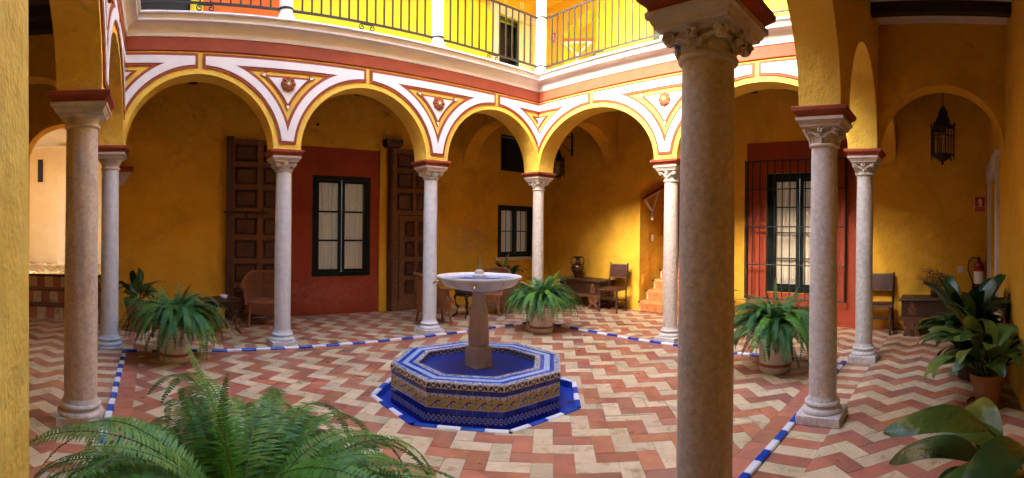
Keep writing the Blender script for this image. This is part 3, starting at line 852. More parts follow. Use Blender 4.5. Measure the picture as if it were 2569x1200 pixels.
g = G(); g.box((.5, 7.62, 3.80), (.62, 7.74, ZC - .01)); g.build('beam_block', 'wood_beam', ceil)

# ------------------------------------------------------------------ upper floor
ZR = 7.0
def upper(label, fr, s0, s1, m, holes=()):
    t, f = wall('upper_wall', label, fr, s0, s1, ZU, ZR, holes, m); return t, f
uB, fuB = upper('bright yellow upper gallery wall above the far arcade', frB, WL, WR, 'lemon', [rect(-.35, 4.33, .6, 6.6), rect(7.12, 4.33, 8.2, 6.52)])
niche = [(7.17, 5.2), (8.2, 5.2), (8.2, 6.27), (7.42, 6.55), (7.2, 6.52), (7.17, 6.45)]
uR, fuR = upper('bright upper gallery wall above the right arcade with a stair niche', frR, WN, WB, 'lemon', [rect(4.6, 4.5, 5.72, 6.6), niche])
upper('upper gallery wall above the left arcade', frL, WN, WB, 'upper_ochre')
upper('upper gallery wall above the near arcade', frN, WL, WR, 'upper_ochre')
g = G(); g.prism(rect(.82, ZU + .002, 2.2, ZR - .01), [], fuB, .002, .008); g.build('red_panel', 'upper_red', uB)
g = G(); g.prism(rect(6.2, 6.62, WR - .012, ZR - .01), [], fuB, .002, .006); g.build('ochre_panel', 'upper_ochre', uB)
g = G(); g.prism(rect(7.17, ZU + .002, WB - .012, ZR - .01), [list(reversed([(7.19, 5.22), (8.18, 5.22), (8.18, 6.25), (7.42, 6.53), (7.22, 6.50), (7.19, 6.43)]))], fuR, .002, .006); g.build('ochre_panel', 'upper_ochre', uR)
g = G(); g.prism(rect(7.0, 5.1, 8.4, 6.7), [], fuR, -.5, -.6); g.build('niche_back', 'upper_ochre', uR)
g = G(); g.prism([(7.19, 5.80), (8.18, 6.05), (8.18, 6.10), (7.19, 5.86)], [], fuR, .01, .05); g.build('sloping_rail', 'upper_red', uR)
def bracket(f, parent, pts, r=.022, d=.03, m='white_stucco', nm='bracket'):
    g = G()
    for a, b in zip(pts[:-1], pts[1:]):
        n = 5
        g.tube([f(a[0] + (b[0] - a[0]) * i / n, a[1] + (b[1] - a[1]) * i / n, d) for i in range(n + 1)], r, 6)
    return g.build(nm, m, parent, 40)
bracket(fuR, uR, [(8.16, 6.0), (7.3, 5.80), (7.55, 5.70), (7.7, 5.62), (7.72, 5.45)])
bracket(fuR, uR, [(8.16, 6.0), (7.95, 5.82), (7.8, 5.70), (7.72, 5.62)])
# upper door with white frame, ajar green leaf and a near-black sheet for the unlit room's darkness
ud = thing('upstairs_doorway', 'white framed doorway with dark green leaf on the upper floor at the far corner', 'door', (7.66, WB, ZU))
fo = lambda s, z, d: (s - 7.66, -d, z - ZU)
g = G(); g.prism([(6.95, 4.33), (7.12, 4.33), (7.12, 6.52), (8.2, 6.52), (8.2, 4.33), (8.36, 4.33), (8.36, 6.72), (6.95, 6.72)], [], fo, .002, .05); g.build('frame', 'white_frame', ud)
g = G(); g.prism(rect(6.86, 6.5, 6.97, 6.78), [], fo, .002, .06); g.build('frame_ear', 'white_frame', ud)
g = G(); g.prism(rect(7.8, 4.34, 8.19, 6.5), [], fo, -.05, -.1); g.build('leaf', 'door_cream', ud)
g = G(); g.prism(rect(7.13, 6.44, 8.19, 6.51), [], fo, -.06, -.11); g.prism(rect(7.74, 4.34, 7.8, 6.44), [], fo, -.06, -.11); g.build('inner_frame', 'green_door', ud)
g = G(); g.prism(rect(6.9, 4.2, 8.45, 6.9), [], fo, -.36, -.42); g.build('dark_room_sheet', 'dark_inside', ud)
# dark window and green shutters upstairs
g = G(); g.prism(rect(-.4, 4.4, .65, 6.65), [], frB, -.22, -.26); t = tag(g.build('upper_shutter', 'black_wood'), 'dark shutter behind the upper railing at the far left', 'shutter', None, 'thing')
us = thing('upper_balcony_door', 'green framed glazed door with cream curtain on the upper right gallery', 'door', (WR, 5.16, ZU))
fo = lambda s, z, d: (-d, s - 5.16, z - ZU)
g = G(); g.prism(rect(4.6, 4.5, 5.72, 6.6), [list(reversed(rect(4.72, 4.6, 5.12, 6.48))), list(reversed(rect(5.2, 4.6, 5.6, 6.48)))], fo, -.06, -.11); g.build('frame', 'green_door', us)
for a in (4.72, 5.2):
    g = G(); g.prism(rect(a, 4.6, a + .4, 6.48), [], fo, -.13, -.135); g.build('curtain', 'curtain', us)
# number plaques
def text_mesh(body, size, m, name, parent, M, depth=.001):
    c = bpy.data.curves.new('txt', 'FONT'); c.body = body; c.size = size; c.align_x = 'CENTER'; c.align_y = 'CENTER'; c.extrude = depth
    to = bpy.data.objects.new('txt', c); COL.objects.link(to)
    bpy.context.view_layer.update()
    me = bpy.data.meshes.new_from_object(to.evaluated_get(bpy.context.evaluated_depsgraph_get()))
    bpy.data.objects.remove(to); bpy.data.curves.remove(c)
    me.materials.clear(); me.materials.append(MATS[m])
    o = obj(name, me, parent); o.matrix_local = M
    return o
MB = Matrix(((1, 0, 0, 0), (0, 0, -1, 0), (0, 1, 0, 0), (0, 0, 0, 1)))     # text facing -Y
MR = Matrix(((0, 0, -1, 0), (-1, 0, 0, 0), (0, 1, 0, 0), (0, 0, 0, 1)))    # text facing -X
for X, lab in ((7.81, 'small tile plaque with number 31 above the upper doorway, right one'), (7.32, 'small tile plaque above the upper doorway, left one at the picture edge')):
    t = thing('number_plaque', lab, 'plaque', (X, WB - .008, 6.88), 0, 'plaques above the upper door')
    g = G(); g.box((-.055, -.014, -.065), (.055, 0, .065)); g.build('tile', 'sign_cream', t)
    text_mesh('31', .09, 'wood_dark', 'numerals', t, T(0, -.0152, 0) @ MB)
def sign(label, loc, M, s=1.0, text=True):
    t = thing('fire_sign', label, 'sign', loc, 0, 'red extinguisher signs')
    g = G(); g.box((-.10 * s, -.145 * s, -.001), (.10 * s, .145 * s, .003), 0, M); g.build('edge', 'sign_cream', t)
    g = G(); g.box((-.09 * s, -.04 * s, .002), (.09 * s, .135 * s, .0045), 0, M); g.box((-.09 * s, -.135 * s, .002), (.09 * s, -.05 * s, .0045), 0, M); g.build('panel', 'sign_red', t)
    g = G(); zf = .0045; fr = lambda a, b, d: tuple(M @ Vector((a * s, b * s, d)))
    g.prism([(-.02, -.03), (.035, -.03), (.038, .06), (.03, .08), (.02, .085), (.02, .105), (-.005, .105), (-.005, .085), (-.018, .08), (-.022, .06)], [], fr, zf - .001, zf + .0012)
    g.prism([(-.005, .1), (-.03, .09), (-.045, .06), (-.05, .0), (-.043, 0), (-.038, .06), (-.026, .083), (-.005, .092)], [], fr, zf - .001, zf + .0012)
    g.build('pictogram', 'sign_cream', t)
    if text:
        for dy, tx in ((-.073, 'EXTINTOR DE'), (-.108, 'INCENDIOS')):
            text_mesh(tx, .028 * s, 'sign_cream', 'lettering', t, M @ T(0, dy * s, .0048), .0004)
sign('red fire extinguisher sign on the upper ochre wall behind the railing', (WR - .009, 8.51, 6.2), MR, .9)
sign('red fire extinguisher sign on the shaded wall left of the white door frame', (WR - .004, -.52, 2.12), MR, .93)
# upper columns and railings
def upper_col(label, x, y):
    t = thing('upper_column', label, 'column', (x, y, ZU + .003), 0, 'white upper columns')
    g = G(); g.lathe([(.15, 0), (.155, .02), (.145, .045), (.12, .06), (.115, .085), (.108, .10), (.098, .12), (.09, .14)], 28); g.build('base', 'white_stucco', t, 40)
    g = G(); g.lathe([(.09, .12), (.092, .8), (.088, 1.6), (.08, 2.3), (.1, 2.32), (.13, 2.45), (.13, 2.5)], 28); g.build('shaft', 'white_stucco', t, 40)
    for z in (.17, 1.03):
        g = G(); g.lathe([(.088, z), (.1, z + .002), (.1, z + .028), (.088, z + .03)], 28); g.build('iron_clamp', 'iron', t, 40)
UY, UX = FB - .03, FRX + .03
upper_col('upper white column above the white column left of the red bay', 1.70, UY)
upper_col('upper white column above the wicker armchair side of the far arcade', 4.04, UY)
upper_col('upper white corner column where the two railings meet', UX - .04, UY - .02)
upper_col('upper white column half hidden by the big foreground capital', UX, 3.9)
upper_col('upper white column over the far left corner', FLX - .05, UY)
def railing(label, p0, p1):
    a = Vector((*p0, 0)); b = Vector((*p1, 0)); d = b - a; L = d.length; an = math.atan2(d.y, d.x)
    t = thing('iron_railing', label, 'railing', (p0[0], p0[1], ZU), an, 'wrought iron railings of the upper floor')
    for nm, z in (('bottom_rail', .185), ('top_rail', 1.045)):
        g = G(); g.box((0.0, -.014, z - .014), (L, .014, z + .014))
        for x in (.012, L - .012): g.lathe([(.004, -.02), (.016, -.012), (.018, 0), (.016, .012), (.004, .02)], 8, 0, T(x, 0, z))
        g.build(nm, 'iron_rail', t)
    n = round(L / .135); st = L / n
    g = G(); g.box((-.0105, -.0105, .187), (.0105, .0105, 1.04))
    for z, r in ((.42, .011), (.60, .014), (.78, .011)):
        g.lathe([(.004, z - .016), (r, z - .006), (r, z + .006), (.004, z + .016)], 6, 0)
    me = None
    for i in range(1, n):
        if me is None: o = g.build('baluster', 'iron_rail', t); me = o.data
        else: o = obj('baluster', me, t)
        o.location = (i * st, 0, 0)
    k = 1
    g = G(); c = L / 2
    for sg in (-1, 1):
        pts = []
        for i in range(16):
            q = i / 15; r = .045 * (1 - .75 * q); a_ = R(90) - sg * q * R(430)
            pts.append((c + sg * .075 + r * math.cos(a_) * 1.0, 0, .11 + r * math.sin(a_) + .01))
        g.tube(pts, .009, 5)
    g.box((c - .08, -.009, .155), (c + .08, .009, .172))
    g.build('scroll_foot', 'iron', t)
railing('iron railing over the left bay of the far arcade', (FLX + .05, UY - .0), (1.62, UY))
railing('iron railing over the middle bay of the far arcade', (1.79, UY), (3.95, UY))
railing('iron railing over the right bay of the far arcade up to the corner', (4.13, UY), (UX - .14, UY))
railing('iron railing over the right arcade from the corner to the big capital', (UX, UY - .12), (UX, 4.0))
railing('iron railing over the right arcade seen right of the big capital', (UX, 3.81), (UX, FN + .2))
# unseen roof ring, height and eaves set for the light in the patio
g = G()
ex = .25
g.prism(rect(WL - .5, WN - .5, WR + .5, WB + .5), [list(reversed(rect(FLX + ex, FN + ex, FRX - ex, FB - ex)))], flat, ZR, ZR + .3)
tag(g.build('roof', 'upper_ochre'), 'unseen roof over the upper galleries, shaped to let light into the open patio', None, None, 'structure')
g = G()
for (a, b, c, d) in ((WL - .5, WN - .5, WR + .5, CN - TH), (WL - .5, CB + TH, WR + .5, WB)):
    pass

# ------------------------------------------------------------------ vestibule with steps behind the far left corner
vs_ = thing('vestibule', 'pale cream vestibule beyond the arched opening at the far left', 'room', (-1.65, WB, 0))
def bxp(nm, m, a, b, par, o):
    g = G(); g.box(tuple(a[i] - o[i] for i in range(3)), tuple(b[i] - o[i] for i in range(3))); return g.build(nm, m, par)
o = (-1.65, WB, 0)
bxp('end_wall', 'cream_wall', (-3.4, 12.1, 0), (.2, 12.4, 3.58), vs_, o)
bxp('side_wall', 'cream_wall', (-.62, WB + .36, 0), (-.3, 12.09, 3.58), vs_, o)
bxp('left_wall', 'cream_wall', (-3.6, WB + .36, 0), (-3.3, 11.46, 3.58), vs_, o)
bxp('left_wall', 'cream_wall', (-3.6, 11.6, 0), (-3.3, 12.09, 3.58), vs_, o)  # added slot between these two walls lets sky light into the vestibule
bxp('jamb', 'cream_wall', (-2.28, 11.62, .72), (-1.97, 12.09, 3.5), vs_, o)
bxp('ceiling', 'ceiling_white', (-3.6, WB + .36, 3.56), (.2, 12.09, 3.7), vs_, o)
bxp('corbel', 'red_paint', (-1.0, 10.6, 2.5), (-.63, 10.9, 2.72), vs_, o)
bxp('corbel', 'red_paint', (-.9, 11.35, 2.05), (-.63, 11.6, 2.25), vs_, o)
bxp('dark_lantern_slab', 'iron', (-2.86, 12.06, 2.7), (-2.74, 12.097, 3.25), vs_, o)  # plain dark slab added in place of a lantern
sp = thing('entrance_steps', 'three tiled steps rising to a cobbled landing at the far left', 'steps', (-1.65, 8.62, 0))
o = (-1.65, 8.62, 0)
for k in range(3):
    y0 = 8.60 + k * .3; z = .24 * (k + 1)
    if k < 2: bxp('tread', 'wood_worn', (-2.34, y0 - .02, z - .035), (-.96, y0 + .298, z), sp, o)
    else: bxp('landing_edge', 'wood_beam', (-2.34, y0 - .02, z - .04), (-.96, y0 + .08, z - .002), sp, o)
    n = 9
    for i in range(n):
        w_ = 1.38 / n
        bxp('riser_tile', 'tile_red' if (i + k) % 2 else 'tile_cream', (-2.34 + i * w_ + .002, y0, z - .24 + .004), (-2.34 + (i + 1) * w_ - .002, y0 + .03, z - .042), sp, o)
    bxp('step_core', 'mortar', (-2.345, y0 + .031, 0), (-.955, y0 + .33, z - .05), sp, o)
g = G()
for i in range(22):
    for j in range(26):
        x = -3.25 + i * .12 + rnd.uniform(-.02, .02); y = 9.3 + j * .108 + rnd.uniform(-.02, .02); h = .72 + rnd.uniform(-.006, .012)
        if x > -.7: continue
        g.sqloft([(.056, .60), (.056, h - .02), (.038, h)], 0, T(x + .06, y, 0) @ rotz(rnd.uniform(-.2, .2)))
ld = g.build('cobbles', 'cobble', sp, None, (1.65, -8.62, 0)); ld['kind'] = 'stuff'
bxp('landing_slab', 'mortar', (-3.3, 9.24, 0), (-.63, 12.09, .66), sp, o)

# ------------------------------------------------------------------ staircase in the right wall
so = (WR, 5.34, 0)
sw = thing('stairwell', 'yellow stairwell behind the opening in the right wall', 'room', so)
bxp('side_wall', 'yellow', (WR + .36, 5.97, 0), (WR + 2.6, 6.2, 4.1), sw, so)
bxp('side_wall', 'yellow', (WR + .36, 4.5, 0), (WR + 2.6, 4.71, 4.1), sw, so)
bxp('end_wall', 'yellow', (WR + 2.6, 4.5, 0), (WR + 2.8, 6.2, 4.1), sw, so)
bxp('soffit', 'yellow', (WR + .36, 4.5, 2.9), (WR + 2.8, 6.2, 3.0), sw, so)
stp = thing('carpeted_steps', 'orange carpeted stone steps climbing inside the opening of the right wall', 'steps', so)
for k in range(5):
    x0 = WR - .06 + k * .27; z = .2 * (k + 1); y1 = 5.94 if k > 0 else 5.93
    bxp('tread', 'wood_beam', (x0 - .03, 4.74, z - .03), (x0 + .27, y1, z), stp, so)
    bxp('riser', 'tile_cream', (x0, 4.74, z - .2 + .002), (x0 + .24, y1 - .02, z - .032), stp, so)
    g = G(); cx = x0 - .012
    ring = []
    prof = [(cx + .30, z + .004), (cx + .30, z + .022), (cx + .02, z + .024), (cx - .045, z + .014), (cx - .066, z - .02), (cx - .06, z - .06), (cx - .045, z - .12), (cx - .04, z - .185), (cx - .012, z - .19), (cx - .012, z - .05)]
    g.loft([[(p[0] - so[0], 4.9 - so[1], p[1]) for p in prof], [(p[0] - so[0], 5.85 - so[1], p[1]) for p in prof]])
    g.build('carpet', 'step_orange', stp, 40)
rl = thing('stair_bracket', 'white plaster triangular bracket under a dark rail inside the stair opening', 'bracket', (WR, 5.7, 2.2))
fo = lambda s, z, d: (WR + .25 - d - WR, s - 5.7, z - 2.2)
# the bracket hangs on the far side wall of the stairwell
fs = lambda s, z, d: (s, 5.955 - d - 5.7, z - 2.2)
g = G()
for a, b in (((.10, 2.28), (.66, 2.50)), ((.12, 2.27), (.40, 2.05)), ((.64, 2.48), (.42, 2.06)), ((.41, 2.06), (.41, 1.9))):
    g.tube([fs(a[0] + (b[0] - a[0]) * i / 4, a[1] + (b[1] - a[1]) * i / 4, .03 + .008 * math.sin(i * 2)) for i in range(5)], .024, 6)
g.lathe([(.01, -.05), (.036, -.03), (.03, 0), (.015, .03)], 10, 0, T(*fs(.41, 1.9, .03)))
g.build('bracket_frame', 'white_stucco', rl, 40)
g = G(); a = fs(.0, 2.28, .045); b = fs(1.6, 2.93, .045); g.tube([a, b], .03, 6); g.build('sloping_rail', 'red_paint', rl)
def plate(label, loc, M, w_=.09, h_=.09, m='plastic_cream', name='wall_plate'):
    t = thing(name, label, 'switch', loc, 0, 'wall plates and switches')
    g = G(); g.loft([[(-w_ / 2, -h_ / 2, 0), (w_ / 2, -h_ / 2, 0), (w_ / 2, h_ / 2, 0), (-w_ / 2, h_ / 2, 0)], [(-w_ / 2, -h_ / 2, .008), (w_ / 2, -h_ / 2, .008), (w_ / 2, h_ / 2, .008), (-w_ / 2, h_ / 2, .008)], [(-w_ / 2 + .006, -h_ / 2 + .006, .012), (w_ / 2 - .006, -h_ / 2 + .006, .012), (w_ / 2 - .006, h_ / 2 - .006, .012), (-w_ / 2 + .006, h_ / 2 - .006, .012)]], 0, M); g.build('plate', m, t)
    g = G(); g.box((-w_ * .25, -h_ * .32, .0115), (w_ * .25, h_ * .32, .016), 0, M); g.build('rocker', m, t)
MS = Matrix(((1, 0, 0, 0), (0, 0, -1, 0), (0, 1, 0, 0), (0, 0, 0, 1)))
plate('cream light switch inside the stair opening', (WR + .50, 5.969, 1.48), MS, .09, .14)
plate('yellowish vent plate low beside the carpeted steps', (WR + .17, 5.959, .62), MS, .17, .2, 'yellow')
plate('cream wall socket above the right chest, left of the extinguisher', (WR - .001, -.2, 1.02), MR, .1, .1)

# ------------------------------------------------------------------ windows
def window(name, label, fr, s0, z0, s1, z1, m, cols_, rows, fw=.06, mid=.1, d=-.03, curtain=True, loc=(0, 0, 0), cat='window', bar=.02):
    t = thing(name, label, cat, loc)
    f = lambda s, z, q: tuple(Vector(fr(s, z, q)) - Vector(loc))
    g = G(); g.prism(rect(s0, z0, s1, z1), [list(reversed(rect(s0 + fw, z0 + fw, s1 - fw, z1 - fw)))], f, d - .05, d + .035); g.build('frame', m, t)
    n = cols_; iw = (s1 - s0 - 2 * fw - (n - 1) * .012) / n
    for c in range(n):
        a = s0 + fw + c * (iw + .012) + .003; b = a + iw - .006; e = mid / 2
        g = G(); g.prism(rect(a, z0 + fw + .003, b, z1 - fw - .003), [list(reversed(rect(a + e, z0 + fw + e, b - e, z1 - fw - e)))], f, d - .035, d + .012); sh = g.build('sash', m, t)
        hh = (z1 - z0 - 2 * fw - 2 * e)
        for r_ in range(1, rows):
            zz = z0 + fw + e + hh * r_ / rows
            g = G(); g.prism(rect(a + e - .002, zz - bar / 2, b - e + .002, zz + bar / 2), [], f, d - .03, d + .004); g.build('glazing_bar', m, sh)
        for r_ in range(rows):
            zz0 = z0 + fw + e + hh * r_ / rows + (bar / 2 if r_ else 0); zz1 = z0 + fw + e + hh * (r_ + 1) / rows - (bar / 2 if r_ < rows - 1 else 0)
            g = G(); g.add([f(a + e, zz0, d - .012), f(b - e, zz0, d - .012), f(b - e, zz1, d - .012), f(a + e, zz1, d - .012)], [(0, 1, 2, 3)]); g.build('pane', 'glass', sh)
        if curtain:
            g = G(); k = 46; vsx = []
            ph = rnd.uniform(0, 6)
            for i in range(k + 1):
                s_ = a + (b - a) * i / k
                q = d - .075 + .012 * math.sin(i * .95 + ph) + .007 * math.sin(i * 2.3 + ph * 2)
                vsx.append((s_, q))
            vv = [f(s_, z0 + .02, q) for s_, q in vsx] + [f(s_, z1 - .02, q) for s_, q in vsx]
            g.add(vv, [(i, i + 1, i + k + 2, i + k + 1) for i in range(k)]); g.build('curtain', 'curtain', t, 60)
    pass
    return t, f
window('casement_window', 'tall black framed window with white curtains in the red panel', frB, 2.86, .72, 4.03, 2.60, 'green_black', 2, 3, .075, .11, bar=.034, loc=(3.45, WB, .72), d=-.02)
wc, f = window('casement_window', 'small dark barred window with curtains behind the corner column', frB, 7.17, 1.0, 8.23, 2.19, 'black_wood', 2, 2, .07, .1, loc=(7.7, WB, 1.0), d=-.04)
for i in range(7):
    s_ = 7.25 + i * .15
    g = G(); g.tube([f(s_, 1.07, .005), f(s_, 2.12, .005)], .009, 5); g.build('bar', 'iron', wc)
g = G(); g.prism(rect(7.12, .93, 8.28, .998), [], f, .001, .05); g.build('sill', 'stone_carved', wc)
wu = thing('loft_shutter', 'black wooden shutter high on the far wall behind the corner arch', 'shutter', (7.62, WB, 2.98))
fo = lambda s, z, d: (s - 7.62, -d, z - 2.98)
g = G(); g.prism(rect(7.24, 2.98, 8.0, 3.80), [list(reversed(rect(7.29, 3.03, 7.95, 3.75)))], fo, -.07, -.01); g.build('frame', 'black_wood', wu)
for a in (7.295, 7.625):
    g = G(); g.prism(rect(a, 3.035, a + .325, 3.745), [], fo, -.06, -.03); lf = g.build('leaf', 'black_wood', wu)
    g = G(); g.prism(rect(a + .06, 3.1, a + .265, 3.68), [], fo, -.032, -.022); g.build('panel', 'black_wood', lf)
window('garden_window', 'tall dark green glazed door with cream curtains behind the iron grille', frR, 2.03, .55, 3.22, 2.68, 'green_black', 2, 4, .09, .11, loc=(WR, 2.62, .55), d=-.12)
gr = thing('iron_grille', 'projecting black iron grille of upright bars over the red window bay', 'grille', (WR, 2.66, .42))
fo = lambda s, z, d: (-d, s - 2.66, z - .42)
P = .16
ys = [1.74 + (3.56 - 1.74) * i / 13 for i in range(14)]
me = None
for i, y in enumerate(ys):
    g = G(); g.tube([fo(y, .44, P), fo(y, 2.9, P)], .011, 6); g.build('bar', 'iron', gr)
for y in (1.74, 3.56):
    for dd in (.04, .10):
        g = G(); g.tube([fo(y, .44, dd), fo(y, 2.9, dd)], .011, 6); g.build('bar', 'iron', gr)
for z in (.46, 1.05, 1.72, 2.38, 2.88):
    g = G(); g.tube([fo(1.74, z, -.02), fo(1.74, z, P), fo(3.56, z, P), fo(3.56, z, -.02)], .012, 6); g.build('cross_bar', 'iron', gr)

# ------------------------------------------------------------------ doors
def panel_door(label, X0, X1, z1, layout, mats, proud=.10, extras=None):
    t = thing('panelled_door', label, 'door', ((X0 + X1) / 2, WB, 0), 0, 'old panelled doors folded against the far wall')
    ox = (X0 + X1) / 2
    f = lambda s, z, d: (s - ox, -d, z)
    holes = []
    for (a, b, c, d_) in layout: holes.append(rect(a, b, c, d_))
    g = G(); g.prism(rect(X0, .02, X1, z1), [list(reversed(h)) for h in holes], f, proud - .05, proud); g.build('door_frame', mats[0], t)
    g = G(); g.prism(rect(X0, .02, X1, z1), [], f, .006, proud - .052); g.build('door_back', mats[1], t)
    for (a, b, c, d_) in layout:
        i = .05; g = G()
        zc = proud - .05
        ring = lambda e, q: [f(a + e, b + e, q), f(c - e, b + e, q), f(c - e, d_ - e, q), f(a + e, d_ - e, q)]
        g.loft([ring(.004, zc), ring(.004, zc + .012), ring(.022, zc + .006), ring(.03, zc + .008), ring(i, zc + .038), ring(i + .006, zc + .040)])
        g.build('raised_panel', mats[1], t)
    return t, f
lay = []
zs_ = [.14, .48, .86, 1.24, 1.62, 2.02, 2.40, 2.78, 3.06]
rows = [(.16, .55), (.63, .98), (1.06, 1.40), (1.48, 1.80), (1.96, 2.30), (2.38, 2.70), (2.78, 3.10)]
X0, X1 = 1.27, 2.42
for (a, b) in rows:
    for (c, d_) in ((1.39, 1.80), (1.90, 2.32)): lay.append((c, a, d_, b))
d1, f = panel_door('dark panelled wooden door leaf left of the red bay, with iron bolt', X0, X1, 3.18, lay, ('wood_worn', 'wood_door'))
g = G(); g.tube([f(1.2, 1.885, .125), f(2.0, 1.87, .125)], .017, 8); g.tube([f(1.60, 1.87, .13), f(1.62, 1.75, .14), f(1.60, 1.55, .13)], .012, 6)
for s_ in (1.3, 1.9): g.box(tuple(min(a, b) for a, b in zip(f(s_ - .03, 1.84, .10), f(s_ + .03, 1.92, .15))), tuple(max(a, b) for a, b in zip(f(s_ - .03, 1.84, .10), f(s_ + .03, 1.92, .15))))
g.build('iron_bolt', 'iron', d1)
g = G(); g.prism(rect(X0 - .03, .02, X0 + .1, 3.22), [], f, .1005, .13); g.build('stile', 'wood_door', d1)
lay = []
for (a, b) in ((2.05, 2.45), (2.52, 2.92)):
    pass
for (a, b) in ((1.98, 2.34), (2.42, 2.74), (2.82, 3.12)):
    for (c, d_) in ((4.56, 4.92), (5.0, 5.38)): lay.append((c, a, d_, b))
for (a, b) in ((.32, .60), (.68, .98), (1.06, 1.38), (1.46, 1.78)):
    for (c, d_) in ((4.74, 4.96), (5.05, 5.34)): lay.append((c, a, d_, b))
d2, f = panel_door('dark panelled wooden door with inset wicket behind the wicker armchair', 4.40, 5.46, 3.20, lay, ('wood_worn', 'wood_door'))
g = G(); g.tube([f(4.42, .02, .13), f(4.42, 3.22, .13)], .036, 10); g.build('hinge_post', 'wood_door', d2, 40)
g = G(); g.loft([[f(4.32, 3.20, .02), f(4.58, 3.20, .02), f(4.58, 3.20, .2), f(4.32, 3.20, .2)], [f(4.27, 3.25, .02), f(4.62, 3.25, .02), f(4.62, 3.25, .24), f(4.27, 3.25, .24)], [f(4.27, 3.35, .02), f(4.62, 3.35, .02), f(4.62, 3.35, .24), f(4.27, 3.35, .24)]]); g.build('pivot_block', 'wood_door', d2)
g = G(); g.prism(rect(4.60, .2, 4.625, 1.88), [], f, .1005, .104); g.prism(rect(4.60, 1.88, 5.44, 1.90), [], f, .1005, .104); g.build('wicket_gap', 'dark_inside', d2)
# white door frame in the near wall
wf = thing('door_frame', 'white moulded door frame in the near wall at the right edge', 'door', (7.5, WN, 0))
fo = lambda s, z, d: (s - 7.5, d, z)
for a, b in ((6.75, 6.95), (8.1, 8.3)):
    g = G(); g.prism(rect(a, .005, b, 2.449), [], fo, .002, .05); g.build('jamb', 'white_frame', wf)
g = G(); g.prism([(6.75, 2.452), (8.3, 2.452), (8.3, 2.64), (8.38, 2.66), (8.38, 2.74), (6.67, 2.74), (6.67, 2.66), (6.75, 2.64)], [], fo, .002, .07); g.build('lintel', 'white_frame', wf)
g = G(); g.prism(rect(6.952, .005, 8.098, 2.448), [], fo, -.2, -.16); g.build('leaf', 'grey_frame', wf)

# ------------------------------------------------------------------ fountain
def band(ap0, z0, ap1, z1, k, s0, s1):   # corner points on side k of an octagon band between two apothems/heights; s along the side (-1..1)
    a = R(45 * k); n = Vector((math.cos(a), math.sin(a), 0)); u = Vector((-n.y, n.x, 0))
    def P(ap, z, s): return n * ap + u * (s * ap * math.tan(R(22.5))) + Vector((0, 0, z))
    return P(ap0, z0, s0), P(ap0, z0, s1), P(ap1, z1, s1), P(ap1, z1, s0)
ft = thing('fountain', 'octagonal tiled fountain with marble bowl on a tapering pedestal', 'fountain', (FX, FY, 0))
AO, AI, ZRIM, ZM = .80, .555, .318, -.07
g = G()
def oct_pts(ap, z): return [(p[0] - FX, p[1] - FY, z) for p in octa(ap)]
vs0 = [oct_pts(AO - .008, ZM), oct_pts(AO - .008, ZRIM - .008), oct_pts(AI + .008, ZRIM - .008), oct_pts(AI + .008, ZM + .02)]
g.loft(vs0, 0, None, False); g.build('basin_core', 'mortar', ft)
def tile(name, q, m, th=.008, pats=(), gap=.0016):
    # q: four corner points, outward facing ccw; pats: list of (polygon in 0..1 x 0..1, material)
    a, b, c, d = [Vector(p) for p in q]; n = (b - a).cross(d - a).normalized()
    def at(u, v, h=0): return a + (b - a) * u * (1 - v) + (c - d) * u * v + (d - a) * v + n * h
    eu, ev = gap / max(.01, (b - a).length), gap / max(.01, (d - a).length)
    g = G(); bev = .0018; fu, fv = eu + bev / max(.01, (b - a).length), ev + bev / max(.01, (d - a).length)
    R0 = [at(eu, ev, -th), at(1 - eu, ev, -th), at(1 - eu, 1 - ev, -th), at(eu, 1 - ev, -th)]
    R1 = [at(eu, ev, -.0015), at(1 - eu, ev, -.0015), at(1 - eu, 1 - ev, -.0015), at(eu, 1 - ev, -.0015)]
    R2 = [at(fu, fv, 0), at(1 - fu, fv, 0), at(1 - fu, 1 - fv, 0), at(fu, 1 - fv, 0)]
    vs = [p for r in (R0, R1, R2) for p in r]
    g.add(vs, [(0, 1, 5, 4), (1, 2, 6, 5), (2, 3, 7, 6), (3, 0, 4, 7), (4, 5, 9, 8), (5, 6, 10, 9), (6, 7, 11, 10), (7, 4, 8, 11), (8, 9, 10, 11)], 0)
    ml = [m]
    for lv, (poly, pm_) in enumerate(pats):
        if pm_ not in ml: ml.append(pm_)
        tr = tessellate_polygon([[Vector((p[0], p[1], 0)) for p in poly]])
        g.add([at(p[0], p[1], .0004 + .0003 * lv) for p in poly], [tuple(t) for t in tr], ml.index(pm_))
    return g.build(name, ml, ft, None, None, False)
def circ(cx, cy, r, n=8, ry=None): return [(cx + r * math.cos(2 * math.pi * i / n), cy + (ry or r) * math.sin(2 * math.pi * i / n)) for i in range(n)]
def comma(dx=0, k=1):
    outer = [(.12, .16), (.30, .22), (.46, .42), (.56, .66), (.72, .86), (.90, .86), (.94, .70), (.84, .62)]
    inner = [(.78, .72), (.70, .66), (.70, .48), (.60, .16)]
    return [(x + dx, y) for x, y in outer + inner]
WAVE = [(comma(), 'glaze_deep'), ([(.40, .18), (.50, .34), (.58, .55), (.62, .50), (.58, .30), (.52, .16)], 'glaze_lilac'), (circ(.2, .68, .15, 8, .2), 'glaze_green'), (circ(.84, .34, .10, 8, .16), 'glaze_green'), ([(0, 0), (1, 0), (1, .06), (0, .06)], 'glaze_lilac')]
TRI = [([(.0, .0), (.5, .0), (.25, .8)], 'glaze_yellow'), ([(.5, .0), (1., .0), (.75, .8)], 'glaze_yellow'), (circ(.25, .82, .07, 6, .12), 'glaze_deep'), (circ(.75, .82, .07, 6, .12), 'glaze_deep'), (circ(.5, .45, .08, 6, .2), 'glaze_deep'), ([(.17, .0), (.33, .0), (.25, .4)], 'glaze_dark')]
